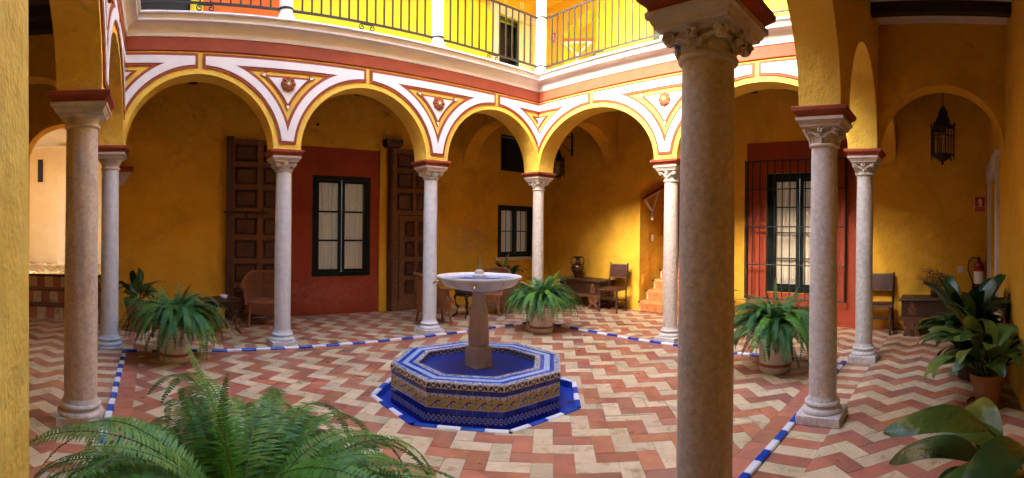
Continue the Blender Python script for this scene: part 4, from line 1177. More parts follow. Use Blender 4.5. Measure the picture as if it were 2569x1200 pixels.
def braid():
    out = []
    for i in range(3):
        c = (i + .5) / 3
        out += [(circ(c, .5, .155, 10, .40), 'glaze_lilac'), (circ(c, .5, .105, 10, .27), 'glaze_deep'), (circ(c, .5, .04, 6, .11), 'glaze_lilac')]
        out += [(circ(c, .93, .035, 6, .06), 'glaze_yellow'), (circ(c, .07, .035, 6, .06), 'glaze_yellow')]
    return out
BR = braid()
def floral():
    o = [(circ(.5, .42, .24, 10, .34), 'glaze_dark'), (circ(.5, .45, .14, 8, .2), 'glaze_floral_tan'), ([(.05, .15), (.22, .3), (.3, .75), (.2, .85), (.06, .6)], 'glaze_dark'), ([(.95, .15), (.78, .3), (.7, .75), (.8, .85), (.94, .6)], 'glaze_dark'),
         ([(.3, .92), (.7, .92), (.5, .72)], 'glaze_blue'), ([(0, .0), (1, 0), (1, .07), (0, .07)], 'glaze_dark')]
    return o
FL = floral()
rowsz = [(ZM, ZM + .048, 'glaze_deep', ()), (ZM + .048, ZM + .118, 'glaze_deep', BR), (ZM + .118, ZM + .165, 'glaze_deep', ()), (ZM + .165, ZM + .248, 'glaze_yellow', WAVE), (ZM + .248, ZM + .288, 'glaze_lilac', TRI), (ZM + .288, ZM + .328, 'glaze_deep', ()), (ZM + .328, ZRIM - .001, 'glaze_floral_tan', FL)]
for k in range(8):
    n = 5
    for i in range(n):
        s0, s1 = -1 + 2 * i / n, -1 + 2 * (i + 1) / n
        for ri, (z0, z1, m, pt) in enumerate(rowsz):
            ap = AO if ri < 6 else AO + .006
            tile('wall_tile', band(ap, z0, ap, z1, k, s0, s1), m, .007, pt)
        # inner wall
        q = band(AI, ZRIM - .06, AI, ZRIM - .001, k, s0, s1)
        tile('inner_tile', (q[1], q[0], q[3], q[2]), 'glaze_floral_tan', .007, FL)
    aps = [AO + .006, AO - .052, AO - .095, AO - .150, AO - .190, AI]
    for r_, (m, nn_) in enumerate((('glaze_floral', 5), ('glaze_blue', 3), ('glaze_pale', 5), ('glaze_blue', 3), ('glaze_floral', 4))):
        for i in range(nn_):
            s0, s1 = -1 + 2 * i / nn_, -1 + 2 * (i + 1) / nn_
            a_, b_, c_, d_ = band(aps[r_], ZRIM, aps[r_ + 1], ZRIM, k, s0, s1)
            tile('rim_tile', (a_, b_, c_, d_), m, .007)
g = G(); g.loft([oct_pts(AI + .006, ZRIM - .061), oct_pts(AI + .006, .02), oct_pts(.02, .018)], 0, None, True); g.build('basin_lining', 'basin_blue', ft)
g = G(); p = oct_pts(AI + .004, .245); g.add(p, [tuple(range(8))]); wt = g.build('water', 'water', ft)
# added lumps under the water for the murky blobs in it
for x, y, r_, m in ((-.32, .02, .05, 'cobble'), (-.20, -.26, .045, 'glaze_pale'), (.30, -.18, .05, 'cobble'), (.10, .33, .04, 'cobble')):
    g = G(); g.lathe([(r_ * .6, .02), (r_, .05), (r_ * .9, .09), (r_ * .3, .12)], 12, 0, T(x, y, 0)); g.build('murky_blob', m, ft, 60)
# moat and its border
g = G(); g.loft([oct_pts(1.03, ZM - .05), oct_pts(1.03, ZM), oct_pts(.5, ZM)], 0, None, True)
mo = thing('moat', 'shallow blue glazed channel around the fountain edged in blue and white', 'channel', (FX, FY, 0))
g.build('channel_floor', 'glaze_blue', mo)
for k in range(8):
    a = R(45 * k); n = Vector((math.cos(a), math.sin(a), 0)); u = Vector((-n.y, n.x, 0)); ap = .94; hs = ap * math.tan(R(22.5))
    g = G(); q = [n * ap - u * hs, n * ap + u * hs]
    g.add([q[0] + Vector((0, 0, ZM)), q[1] + Vector((0, 0, ZM)), q[1] + Vector((0, 0, .004)), q[0] + Vector((0, 0, .004))], [(0, 1, 2, 3)]); g.build('channel_side', 'glaze_blue', mo)
    p0 = n * ap - u * hs; p1 = n * ap + u * hs
    # direction such that the kerb grows outwards (left of travel)
    kerb_run((p1.x, p1.y), (p0.x, p0.y), mo, .2, k, wd=.055, ht=.012)
g = G(); g.lathe([(.028, ZM), (.028, ZM + .004), (.02, ZM + .005)], 16, 0, T(.62, -.66, 0)); g.build('drain', 'iron', mo)
# pedestal and bowl
g = G(); g.sqloft([(.098, .02), (.098, .44), (.09, .452), (.086, .462)]); g.build('pedestal_block', 'pedestal', ft)
g = G(); g.lathe([(.085, .458), (.102, .475), (.106, .53), (.104, .60), (.096, .70), (.083, .80), (.072, .90), (.066, .96), (.070, .985), (.086, 1.0), (.09, 1.02)], 40)
g.build('pedestal', 'pedestal', ft, 40)
g = G(); g.lathe([(.05, 1.0), (.10, 1.005), (.22, 1.022), (.33, 1.05), (.375, 1.08), (.395, 1.118), (.398, 1.124), (.416, 1.128), (.424, 1.14), (.42, 1.152), (.40, 1.154), (.385, 1.143), (.36, 1.10), (.30, 1.075), (.15, 1.06), (.02, 1.055)], 56)
g.build('bowl', 'marble_bowl', ft, 45)
g = G(); g.lathe([(.375, 1.128), (.01, 1.128)], 40, 0, None, False); g.build('bowl_water', 'water', ft)
g = G(); g.sqloft([(.05, 1.058), (.05, 1.16), (.036, 1.172), (.03, 1.2), (.014, 1.215), (.012, 1.22)], 0, rotz(R(20))); g.build('nozzle_base', 'marble_bowl', ft)
g = G(); g.lathe([(.012, 1.21), (.018, 1.225), (.013, 1.25), (.02, 1.27), (.022, 1.29), (.014, 1.31), (.016, 1.33), (.010, 1.35), (.005, 1.375)], 14); g.build('nozzle', 'brass', ft, 40)
for k in range(4):
    a = R(-52.5 - 90 * k - 80); M = rotz(a)
    g = G(); g.tube([(.37, 0, 1.085), (.43, 0, 1.088), (.455, 0, 1.078), (.463, 0, 1.06)], [.012, .012, .011, .009], 8, 0, M); g.lathe([(.02, 0), (.02, .012)], 10, 0, M @ T(.39, 0, 1.086) @ Matrix.Rotation(R(90), 4, 'Y')); g.build('spout', 'brass', ft, 50)

# ------------------------------------------------------------------ furniture
def mesh_of(g, name, m, smooth=None):
    o = g.build(name, m, None, smooth); me = o.data; bpy.data.objects.remove(o); return me
def wicker_chair(label, x, y, face):
    # faces local -Y
    t = thing('wicker_armchair', label, 'armchair', (x, y, 0), face, 'brown wicker armchairs in the far gallery')
    g = G()
    # barrel shell of upright canes
    def rim(a):        # a: 0 = back centre, +-120 = front ends of the arms
        q = abs(a) / 118.0
        h = .86 - .24 * min(1, max(0, (q - .22) / .55)) ** 1.3
        rx, ry = .31 + .02 * (1 - q), .30
        return h, rx, ry
    top = []; n = 61
    for i in range(n):
        a = -118 + 236 * i / (n - 1); h, rx, ry = rim(a)
        s_, c_ = math.sin(R(a)), math.cos(R(a))
        fl = 1.0 + .10
        p0 = (rx * .93 * s_, ry * .93 * c_, .39); p1 = (rx * 1.02 * s_, ry * 1.04 * c_, .39 + (h - .39) * .5); p2 = (rx * fl * s_, ry * (fl + .06 * (1 - abs(a) / 118)) * c_, h)
        g.tube([p0, p1, p2], .0085, 5); top.append(p2)
    g.build('back_canes', 'wicker', t)
    g = G(); g.tube(top, .024, 7); g.tube([top[0], (top[0][0], top[0][1] - .02, .5), (top[0][0] * .95, -.26, .38)], .02, 6); g.tube([top[-1], (top[-1][0], top[-1][1] - .02, .5), (top[-1][0] * .95, -.26, .38)], .02, 6)
    g.build('rolled_rim', 'wicker', t, 50)
    g = G(); rg = []
    def seat(s): return [(s * .30 * math.sin(2 * math.pi * i / 28), s * (.29 * math.cos(2 * math.pi * i / 28)), 0) for i in range(28)]
    for s_, z in ((.98, .37), (1.0, .40), (.96, .425), (.6, .44), (.1, .44)): rg.append([(p[0], p[1], z) for p in seat(s_)])
    g.loft(rg); g.build('seat', 'wicker', t, 50)
    g = G(); n = 64
    for i in range(n):
        a = 2 * math.pi * i / n
        g.tube([(.295 * math.sin(a), .285 * math.cos(a), .20 + .03 * abs(math.sin(2 * a))), (.30 * math.sin(a), .29 * math.cos(a), .40)], .0095, 5)
    g.build('apron_canes', 'wicker', t)
    for sx in (-1, 1):
        for sy in (-1, 1):
            g = G(); g.tube([(sx * .20, sy * .19, .38), (sx * .225, sy * .215, .18), (sx * .25, sy * .24, 0)], [.024, .022, .02], 7); g.build('leg', 'wicker', t, 50)
    return t
wicker_chair('wicker armchair partly behind the white column next to the ashtray table', 1.78, 8.18, R(-8))
wicker_chair('wicker armchair seen from the side behind the white column and fountain', 4.58, 7.42, R(75))
wicker_chair('wicker armchair mostly hidden behind the fountain pedestal and fern', 6.02, 7.62, R(-62))
def round_table(label, x, y, rz, h=.52, r_=.30):
    t = thing('side_table', label, 'table', (x, y, 0), rz, 'round wooden side tables')
    g = G(); g.lathe([(r_ - .03, h - .03), (r_ - .01, h - .026), (r_, h - .018), (r_, h - .008), (r_ - .012, h)], 40); g.build('tabletop', 'wood_dark', t, 40)
    g = G(); g.lathe([(r_ - .05, h - .10), (r_ - .046, h - .03)], 40); g.build('apron', 'wood_dark', t, 40)
    for k in range(4):
        a = R(45 + 90 * k); M = rotz(a)
        pts = [(r_ - .06, 0, h - .05), (r_ - .015, 0, h - .14), (r_ - .04, 0, h - .27), (r_ - .085, 0, .18), (r_ - .05, 0, .07), (r_ + .02, 0, .012), (r_ + .035, 0, .02)]
        g = G(); g.tube(pts, [.026, .024, .019, .016, .016, .017, .012], 7, 0, M); g.build('leg', 'wood_dark', t, 50)
    return t
round_table('round dark side table holding a white ashtray beside the left fern', 1.02, 7.70, .3)
round_table('dark side table between two wicker armchairs behind the fountain', 5.42, 7.62, .1, .50, .24)
at_ = thing('ashtray', 'small white ceramic ashtray on the round side table', 'ashtray', (1.06, 7.68, .52))
g = G(); g.lathe([(.035, 0), (.05, .006), (.058, .03), (.06, .05), (.052, .052), (.048, .03), (.02, .016), (.002, .015)], 24); g.build('bowl', 'ceramic_white', at_, 40)
g = G(); g.lathe([(.061, .044), (.066, .05), (.061, .058), (.054, .055)], 24); g.build('rim', 'ceramic_white', at_, 40)

def leather_chair(label, x, y, rz):
    # faces local -Y
    t = thing('leather_chair', label, 'chair', (x, y, 0), rz, 'old leather chairs with brass studs')
    g = G(); g.loft([[(-.225, -.21, .43), (.225, -.21, .43), (.225, .20, .43), (-.225, .20, .43)], [(-.23, -.215, .445), (.23, -.215, .445), (.23, .205, .445), (-.23, .205, .445)], [(-.225, -.21, .475), (.225, -.21, .475), (.225, .20, .475), (-.225, .20, .475)], [(-.17, -.16, .492), (.17, -.16, .492), (.17, .15, .492), (-.17, .15, .492)]]); g.build('seat', 'leather', t, 50)
    g = G(); bk = lambda x_, z, d: (x_, .205 + (z - .48) * .12 + d, z)
    g.loft([[bk(-.195, .66, -.02), bk(.195, .66, -.02), bk(.195, .66, .012), bk(-.195, .66, .012)], [bk(-.2, .80, -.026), bk(.2, .80, -.026), bk(.2, .80, .012), bk(-.2, .80, .012)], [bk(-.2, .945, -.02), bk(.2, .945, -.02), bk(.2, .945, .012), bk(-.2, .945, .012)]]); g.build('back_panel', 'leather', t, 50)
    for sx in (-1, 1):
        g = G(); g.tube([(sx * .205, .195, 0), (sx * .205, .185, .43), bk(sx * .205, .66, .002), bk(sx * .205, .97, .002)], [.02, .021, .02, .017], 4); g.build('rear_leg', 'wood_dark', t)
        g = G(); g.lathe([(.02, 0), (.024, .02), (.016, .04)] + [(.014 + .009 * (i % 2), .05 + i * .019) for i in range(17)] + [(.022, .38), (.022, .435)], 10, 0, T(sx * .20, -.185, 0)); g.build('front_leg', 'wood_dark', t, 30)
        g = G(); g.box((sx * .20 - .012, -.18, .13), (sx * .20 + .012, .18, .155)); g.build('side_stretcher', 'wood_dark', t)
    g = G(); g.box((-.2, -.195, .25), (.2, -.175, .29)); g.build('front_stretcher', 'wood_dark', t)
    g = G(); g.box((-.2, .175, .2), (.2, .195, .225)); g.build('rear_stretcher', 'wood_dark', t)
    g = G()
    S = lambda p: g.lathe([(.008, -.004), (.008, .002), (.003, .005)], 6, 0, T(*p) @ Matrix.Rotation(R(90), 4, 'X'))
    for i in range(15): S((-.21 + .03 * i, -.2155, .45))
    for i in range(14):
        S(bk(-.19 + .0292 * i, .672, -.026)); S(bk(-.19 + .0292 * i, .935, -.026))
    for i in range(9): S(bk(-.19, .69 + .029 * i, -.027)); S(bk(.19, .69 + .029 * i, -.027))
    for i in range(14):
        for sx in (-1, 1): g.lathe([(.008, -.004), (.008, .002), (.003, .005)], 6, 0, T(sx * .2295, -.19 + .028 * i, .45) @ Matrix.Rotation(sx * R(90), 4, 'Y'))
    sd2 = g.build('brass_studs', 'brass', t); sd2['kind'] = 'stuff'
    return t
leather_chair('studded leather chair against the bright yellow wall left of the stairs', 8.05, 6.30, R(-90 + 8))
leather_chair('studded leather chair behind the right corner column beside the low chest', 8.16, 1.12, R(-90))
leather_chair('leather chair against the near wall at the right edge behind the plants', 5.75, -.42, R(180))
def chest(label, x, y, rz, L, D=.48, H=.60, carved=True):
    # front faces local -Y
    t = thing('wooden_chest', label, 'chest', (x, y, 0), rz, 'old wooden chests')
    h = L / 2; e = D / 2
    g = G(); g.loft([[(-h, -e, .30), (h, -e, .30), (h, e, .30), (-h, e, .30)], [(-h, -e, H - .045), (h, -e, H - .045), (h, e, H - .045), (-h, e, H - .045)]]); g.build('body', 'wood_dark', t)
    g = G(); g.sqloft([(1, 0)]) if False else g.loft([[(-h - .03, -e - .03, H - .044), (h + .03, -e - .03, H - .044), (h + .03, e, H - .044), (-h - .03, e, H - .044)], [(-h - .035, -e - .035, H - .03), (h + .035, -e - .035, H - .03), (h + .035, e, H - .03), (-h - .035, e, H - .03)], [(-h - .02, -e - .02, H), (h + .02, -e - .02, H), (h + .02, e, H), (-h - .02, e, H)]]); g.build('lid', 'wood_dark', t)
    g = G(); g.box((-h - .02, -e - .02, .245), (h + .02, e, .299)); g.build('stand_rail', 'wood_worn', t)
    for s_ in (-1, 1):
        for yy in (-e + .01, e - .04):
            c = s_ * (h - .16); fr = lambda a, b, d: (c + a, yy + d, b)
            prof = [(-.13, .244), (-.12, .17), (-.07, .12), (-.12, .06), (-.13, 0), (-.07, 0), (-.035, .08), (0, .11), (.035, .08), (.07, 0), (.13, 0), (.12, .06), (.07, .12), (.12, .17), (.13, .244)]
            g = G(); g.prism(prof, [list(reversed(circ(0, .18, .025, 8)))], fr, -.02, .02); g.build('trestle_leg', 'wood_worn', t)
    for s_ in (-1, 1):
        c = s_ * (h - .17); fr = lambda a, b, d: (c + a, -e - d, b)
        g = G(); g.prism([(0, .32), (.035, .35), (.07, .34), (.05, .39), (.075, .43), (.035, .45), (.04, .5), (0, .535), (-.04, .5), (-.035, .45), (-.075, .43), (-.05, .39), (-.07, .34), (-.035, .35)], [list(reversed(circ(0, .42, .018, 8)))], fr, .001, .016); g.build('iron_escutcheon' if not carved else 'carved_ornament', 'wood_worn' if carved else 'iron', t)
    return t
chest('dark wooden chest with a brown jar on top, against the right wall', 8.20, 7.14, R(-90), 1.12)
chest('low dark chest with carved ornament on a trestle stand at the right', 8.18, .20, R(-90), 1.08)
jar = thing('ceramic_jar', 'glossy brown two handled jar standing on the chest', 'jar', (8.20, 7.40, .60))
g = G(); g.lathe([(.07, 0), (.075, .012), (.062, .03), (.085, .08), (.125, .15), (.145, .21), (.14, .25), (.115, .29), (.07, .32), (.048, .345), (.044, .38), (.052, .42), (.075, .45), (.078, .46), (.066, .462), (.04, .43), (.036, .40)], 36); g.build('body', 'ceramic_brown', jar, 40)
for s_ in (-1, 1):
    g = G(); g.tube([(s_ * .05 * .7, s_ * -.05 * .7, .435), (s_ * .11 * .7, s_ * -.11 * .7, .455), (s_ * .145 * .7, s_ * -.145 * .7, .41), (s_ * .14 * .7, s_ * -.14 * .7, .34), (s_ * .125 * .7, s_ * -.125 * .7, .275)], .013, 8); g.build('handle', 'ceramic_brown', jar, 50)
dv_ = thing('dried_flowers', 'bunch of dried reddish twigs in a small pot on the low chest', 'dried flowers', (8.20, .22, .60))
g = G(); g.lathe([(.055, 0), (.07, .03), (.075, .08), (.06, .12), (.064, .13)], 20); g.build('vase', 'ceramic_brown', dv_, 40)
g = G()
for i in range(46):
    a = rnd.uniform(0, 6.28); e = rnd.uniform(.1, 1.15); L = rnd.uniform(.22, .40)
    tip = Vector((math.sin(e) * math.cos(a) * L, math.sin(e) * math.sin(a) * L, .12 + math.cos(e) * L * .85))
    midp = tip * .5 + Vector((0, 0, .06))
    g.tube([(0, 0, .1), tuple(midp), tuple(tip)], .003, 4)
    for k in range(7):
        q = Vector((rnd.uniform(-.05, .05), rnd.uniform(-.05, .05), rnd.uniform(-.05, .04)))
        g.lathe([(.001, -.009), (.009, -.003), (.008, .004), (.001, .009)], 5, 0, T(*(tip + q)))
g.build('twigs', 'dried', dv_)
# fire extinguisher
ex_ = thing('fire_extinguisher', 'red fire extinguisher with black hose hanging in the shaded corner', 'extinguisher', (WR - .12, -.50, .72))
g = G(); g.lathe([(.07, .0), (.08, .01), (.082, .36), (.07, .41), (.04, .44), (.022, .45), (.022, .47)], 24); g.build('cylinder', 'ext_red', ex_, 40)
g = G(); g.lathe([(.0835, .08), (.0835, .28)], 24, 0, None, False); g.build('paper_label', 'glaze_white', ex_, 40)
g = G(); g.lathe([(.026, .465), (.026, .50), (.012, .515)], 10); g.box((-.10, -.012, .50), (.03, .012, .515)); g.tube([(-.09, 0, .54), (.02, 0, .515)], .009, 6); g.build('valve', 'rubber', ex_)
g = G(); g.tube([(-.02, 0, .49), (-.06, .10, .52), (-.05, .17, .44), (-.03, .18, .3), (-.02, .12, .15), (-.02, .095, .08)], .011, 7); g.build('hose', 'rubber', ex_, 50)
g = G(); g.tube([(-.02, .095, .09), (-.02, .09, -.02)], [.014, .022], 8); g.build('nozzle', 'rubber', ex_)

# ------------------------------------------------------------------ lanterns
def lantern(label, x, y, zb, zt, s, ztop, group='iron lanterns'):
    t = thing('iron_lantern', label, 'lantern', (x, y, zb), 0, group)
    n = 6; rr = .165 * s
    A = [(rr * math.cos(2 * math.pi * k / n + .26), rr * math.sin(2 * math.pi * k / n + .26)) for k in range(n)]
    z0, z1 = .14 * s, .50 * s
    for k in range(n):
        g = G(); g.tube([(A[k][0], A[k][1], z0 - .04 * s), (A[k][0], A[k][1], z1 + .04 * s)], .010 * s, 5); g.lathe([(.004 * s, -.03 * s), (.017 * s, 0), (.012 * s, .025 * s), (.003 * s, .05 * s)], 7, 0, T(A[k][0], A[k][1], z1 + .05 * s)); g.lathe([(.003 * s, -.035 * s), (.012 * s, 0), (.006 * s, .02 * s)], 7, 0, T(A[k][0], A[k][1], z0 - .05 * s)); g.build('post', 'iron', t)
        B = A[(k + 1) % n]
        g = G()
        for q in (1, 2): 
            px_, py_ = A[k][0] + (B[0] - A[k][0]) * q / 3, A[k][1] + (B[1] - A[k][1]) * q / 3
            g.tube([(px_, py_, z0), (px_, py_, z1)], .005 * s, 4)
        for z in (z0, (z0 + z1) / 2 + .08 * s, z1): g.tube([(A[k][0], A[k][1], z), (B[0], B[1], z)], .008 * s, 4)
        g.build('side_bars', 'iron', t)
        g = G(); c = .97
        g.add([(A[k][0] * c, A[k][1] * c, z0), (B[0] * c, B[1] * c, z0), (B[0] * c, B[1] * c, z1), (A[k][0] * c, A[k][1] * c, z1)], [(0, 1, 2, 3)]); g.build('pane', 'glass', t)
    g = G(); g.lathe([(rr * 1.04, z1), (rr * 1.05, z1 + .02 * s), (rr * .92, z1 + .05 * s), (rr * .62, z1 + .09 * s), (rr * .60, z1 + .14 * s), (rr * .44, z1 + .19 * s), (rr * .42, z1 + .24 * s), (rr * .22, z1 + .30 * s), (rr * .12, z1 + .33 * s)], 18); g.build('crown', 'iron', t, 30)
    g = G(); g.lathe([(.004 * s, 0), (.022 * s, .02 * s), (.012 * s, .045 * s), (.07 * s, .07 * s), (rr * .8, .125 * s), (rr * .82, .135 * s)], 12); g.build('bottom_finial', 'iron', t, 30)
    g = G(); g.lathe([(.012 * s, .15 * s), (.012 * s, .30 * s), (.02 * s, .31 * s), (.02 * s, .40 * s), (.006 * s, .43 * s)], 8); g.build('candle', 'plastic_cream', t)
    g = G(); L = ztop - zb; z = z1 + .32 * s; k = 0
    while z < L - .02:
        M = T(0, 0, z + .022) @ rotz(R(90) * (k % 2))
        g.tube([(.012 * math.cos(2 * math.pi * i / 8), 0, .022 * math.sin(2 * math.pi * i / 8)) for i in range(9)], .0035, 4, 0, M); z += .036; k += 1
    g.build('chain', 'iron', t)
    return t
lantern('black iron lantern hanging in the shaded right corner beyond the cross arch', 7.5, .10, 2.64, 3.5, 1.05, 4.18)
lt = lantern('small iron lantern on a scroll bracket in the gallery behind the corner column', 8.02, 7.86, 2.74, 3.4, .86, 3.72)
g = G(); g.tube([(.47, 0, 1.02), (0, 0, .99), (-.04, 0, .98)], .012, 6); g.tube([(.47, 0, .70), (.30, 0, .72), (.16, 0, .82), (.12, 0, .93), (.20, 0, .96), (.26, 0, .90), (.22, 0, .85)], .010, 6); g.box((.455, -.02, .58), (.475, .02, 1.12)); g.build('wall_bracket', 'iron', lt)

# ------------------------------------------------------------------ ferns
def frond_mesh(L, e0, e1, wid, pairs, seed, m, twist=0.0, ease=1.15):
    r = random.Random(seed); n = pairs
    pts = [Vector((0, 0, 0))]; ds = L / n
    tang = []
    for i in range(n + 1):
        q = i / n; e = e0 + (e1 - e0) * (q ** ease); az = twist * q * q
        d = Vector((math.cos(e) * math.cos(az), math.cos(e) * math.sin(az), math.sin(e))); tang.append(d)
        if i < n: pts.append(pts[-1] + d * ds)
    g = G(); step = max(1, n // 14)
    idx = list(range(0, n + 1, step))
    g.tube([pts[i] for i in idx], [.0032 * (1 - .75 * i / n) for i in idx], 4, 1)
    for i in range(int(n * .06), n):
        q = i / n
        pr = min(1, .35 + q * 3.2) * (1 - max(0, q - .30) / .70) ** .72
        w_ = wid * pr * r.uniform(.9, 1.06) + .004
        d = tang[i]; side = Vector((-math.sin(twist * q * q), math.cos(twist * q * q), 0)); up = d.cross(side)
        if up.z < 0 and False: up = -up
        for sg in (-1, 1):
            dr = (side * sg + d * r.uniform(.12, .30) + up * r.uniform(-.02, .16) + Vector((0, 0, -.10 * r.random()))).normalized()
            hw = ds * .47
            o = pts[i] + d * r.uniform(-.001, .001)
            bn = up * (-.12 * w_)
            a0 = o - d * hw * .55; a1 = o + d * hw * .6
            b0 = o + dr * w_ * .45 - d * hw * .9; b1 = o + dr * w_ * .45 + d * hw * .85
            tip = o + dr * w_ + bn + d * hw * .3
            g.add([a0, a1, b1, tip, b0], [(0, 1, 2, 4), (4, 2, 3)], 0)
    return mesh_of(g, 'frond', [m, 'rib'])
FR = {}
def fronds_for(m, big):
    key = (m, big)
    if key not in FR:
        n = 66 if big else 46
        if big: sp_ = [(.78, R(54), R(-60), .066), (.86, R(62), R(-64), .068), (.74, R(38), R(-66), .066), (.72, R(70), R(-25), .060), (.92, R(46), R(-72), .068), (.62, R(82), R(35), .048), (.70, R(24), R(-66), .066)]
        else: sp_ = [(.62, R(62), R(-72), .062), (.72, R(72), R(-74), .064), (.56, R(46), R(-70), .062), (.60, R(78), R(-30), .058), (.78, R(56), R(-84), .064), (.48, R(84), R(40), .046), (.54, R(26), R(-66), .062)]
        FR[key] = [frond_mesh(L, a, b, w_, n, 11 + i, m, (i % 3 - 1) * .5, 1.15 if big else .92) for i, (L, a, b, w_) in enumerate(sp_)]
    return FR[key]
def crest(pot_r, z, az, s, parent):
    # crest printed on the pot, wrapped round its side
    g = G()
    def wrap(poly, h, mi=0):
        tr = tessellate_polygon([[Vector((p[0], p[1], 0)) for p in poly]])
        vv = []
        for p in poly:
            rr = pot_r(z + p[1] * s) + h; a = az + p[0] * s / rr
            vv.append((rr * math.cos(a), rr * math.sin(a), z + p[1] * s))
        g.add(vv, [tuple(t) for t in tr], mi)
    wrap([(-.5, .55), (.5, .55), (.5, -.1), (.32, -.5), (0, -.72), (-.32, -.5), (-.5, -.1)], .0012)
    wrap([(-.4, .45), (-.05, .45), (-.05, .05), (-.4, .05)], .002, 1); wrap([(.05, .45), (.4, .45), (.4, .05), (.05, .05)], .002, 1)
    wrap([(-.4, -.04), (-.05, -.04), (-.05, -.55), (-.28, -.42), (-.4, -.12)], .002, 1); wrap([(.05, -.04), (.4, -.04), (.4, -.12), (.28, -.42), (.05, -.55)], .002, 1)
    wrap([(-.32, .12), (-.32, .36), (-.22, .30), (-.13, .36), (-.13, .12)], .0028, 0); wrap([(.12, -.32), (.12, -.10), (.3, -.10), (.3, -.25)], .0028, 0)
    wrap([(-.55, .62), (.55, .62), (.62, .95), (.34, .76), (0, 1.05), (-.34, .76), (-.62, .95)], .0012, 0)
    for sg in (-1, 1): wrap([(sg * .62, .5), (sg * .8, .3), (sg * .72, 0), (sg * .85, -.3), (sg * .6, -.6), (sg * .66, -.1)][::sg], .0012, 0)
    g.build('crest', ['pot_red', 'pot_white'], parent, None, None, False)
def fern_pot(label_p, label_f, x, y, count, m, big, seed, scale=1.0, crest_on=True, pot_h=.43):
    p = thing('flower_pot', label_p, 'pot', (x, y, 0), 0, 'large white pots with a red ring')
    pr = lambda z: .182 + .022 * min(1, z / .40)
    g = G(); g.lathe([(.172, 0), (.180, .012)] + [(pr(z), z) for z in (.05, .1, .2, .3, .38)] + [(.215, .395), (.225, .41), (.222, .43), (.20, .432), (.19, .40), (.05, .39)], 48); g.build('body', 'pot_white', p, 40)
    for z, h in ((.082, .012), (.10, .006)):
        g = G(); g.lathe([(pr(z) + .0012, z - h), (pr(z) + .0022, z), (pr(z) + .0012, z + h)], 48, 0, None, False); g.build('painted_ring', 'pot_red', p, 60)
    g = G(); g.lathe([(.2235, .398), (.2275, .41), (.2245, .424)], 48, 0, None, False); g.build('painted_rim', 'pot_red', p, 60)
    g = G(); g.lathe([(.19, .405), (.1, .425), (.01, .43)], 24); g.build('soil', 'soil', p)
    if crest_on: crest(pr, .24, math.atan2(-y, -x) + crest_on, .07, p)
    f = thing('fern', label_f, 'fern', (x, y, .42), 0, 'potted ferns')
    r = random.Random(seed)
    ms = fronds_for(m, big)
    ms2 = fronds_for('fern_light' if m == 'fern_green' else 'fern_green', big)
    for i in range(count):
        q = i / count
        k = r.choice([0, 1, 2, 2, 4, 4, 6, 6, 0, 4, 2, 6, 2, 0] if big else [0, 1, 1, 3, 0, 4, 1, 3, 2, 0, 4, 6]) if r.random() > (.02 if big else .04) else r.choice([3, 5])
        me = (ms2 if r.random() < (.38 if big else .22) else ms)[k]  # lighter colour varies the fronds and stands in for brightly lit areas
        o = obj('frond', me, f)
        a = 2 * math.pi * i * .381966 + r.uniform(-.3, .3)
        rr = r.uniform(0, .10)
        o.location = (rr * math.cos(a), rr * math.sin(a), r.uniform(-.02, .06))
        s_ = scale * r.uniform(.82, 1.16)
        o.scale = (s_, s_ * (1 if r.random() < .5 else -1), s_ * (r.uniform(1.0, 1.3) if big else r.uniform(1.05, 1.4)))
        o.rotation_euler = (r.uniform(-.3, .3), r.uniform(-.2, .2), a)
    return f
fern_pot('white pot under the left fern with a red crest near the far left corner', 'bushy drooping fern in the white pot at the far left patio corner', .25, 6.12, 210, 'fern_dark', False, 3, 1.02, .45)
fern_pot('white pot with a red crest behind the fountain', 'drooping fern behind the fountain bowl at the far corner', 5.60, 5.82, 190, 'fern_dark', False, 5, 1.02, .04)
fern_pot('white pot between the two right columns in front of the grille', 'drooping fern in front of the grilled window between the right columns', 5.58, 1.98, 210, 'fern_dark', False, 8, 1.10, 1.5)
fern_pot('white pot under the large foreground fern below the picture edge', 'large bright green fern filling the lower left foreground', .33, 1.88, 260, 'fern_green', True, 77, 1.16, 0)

# ------------------------------------------------------------------ broad leaved plants
def leaf_mesh(L, wid, pet, e0, e1, m, seed, fold=.25, ease=1.4):
    r = random.Random(seed); g = G()
    n = 14; pts = []; p = Vector((0, 0, 0)); tn = []
    tot = pet + L; N = 22
    for i in range(N + 1):
        q = i / N; e = e0 + (e1 - e0) * max(0, (q - .15) / .85) ** ease
        d = Vector((math.cos(e), 0, math.sin(e))); pts.append(p.copy()); tn.append(d); p = p + d * (tot / N)
    k0 = int(N * pet / tot)
    g.tube([pts[i] for i in range(0, k0 + 1, 2)] + [pts[k0 + 1]], .0055, 5, 0)
    cols_ = 6; rows_ = []
    for i in range(k0, N + 1):
        q = (i - k0) / (N - k0)
        w_ = wid * (math.sin(math.pi * min(1, q * .93 + .035)) ** .72) * (1 - .25 * q) + .002
        if q >= .999: w_ = .001
        d = tn[i]; up = Vector((-d.z, 0, d.x)); side = Vector((0, 1, 0))
        row = []
        for c in range(cols_ + 1):
            s_ = c / cols_ * 2 - 1
            hgt = fold * abs(s_) * w_ + .006 * math.sin(9 * q + s_ * 2 + seed) * abs(s_) - .10 * w_ * s_ * s_ * 2 * q
            row.append(pts[i] + side * s_ * w_ + up * hgt)
        rows_.append(row)
    vs = [p for rw in rows_ for p in rw]; W = cols_ + 1
    g.add(vs, [(a * W + b, a * W + b + 1, (a + 1) * W + b + 1, (a + 1) * W + b) for a in range(len(rows_) - 1) for b in range(cols_)], 0)
    return mesh_of(g, 'leaf', m, 60)
LV = {}
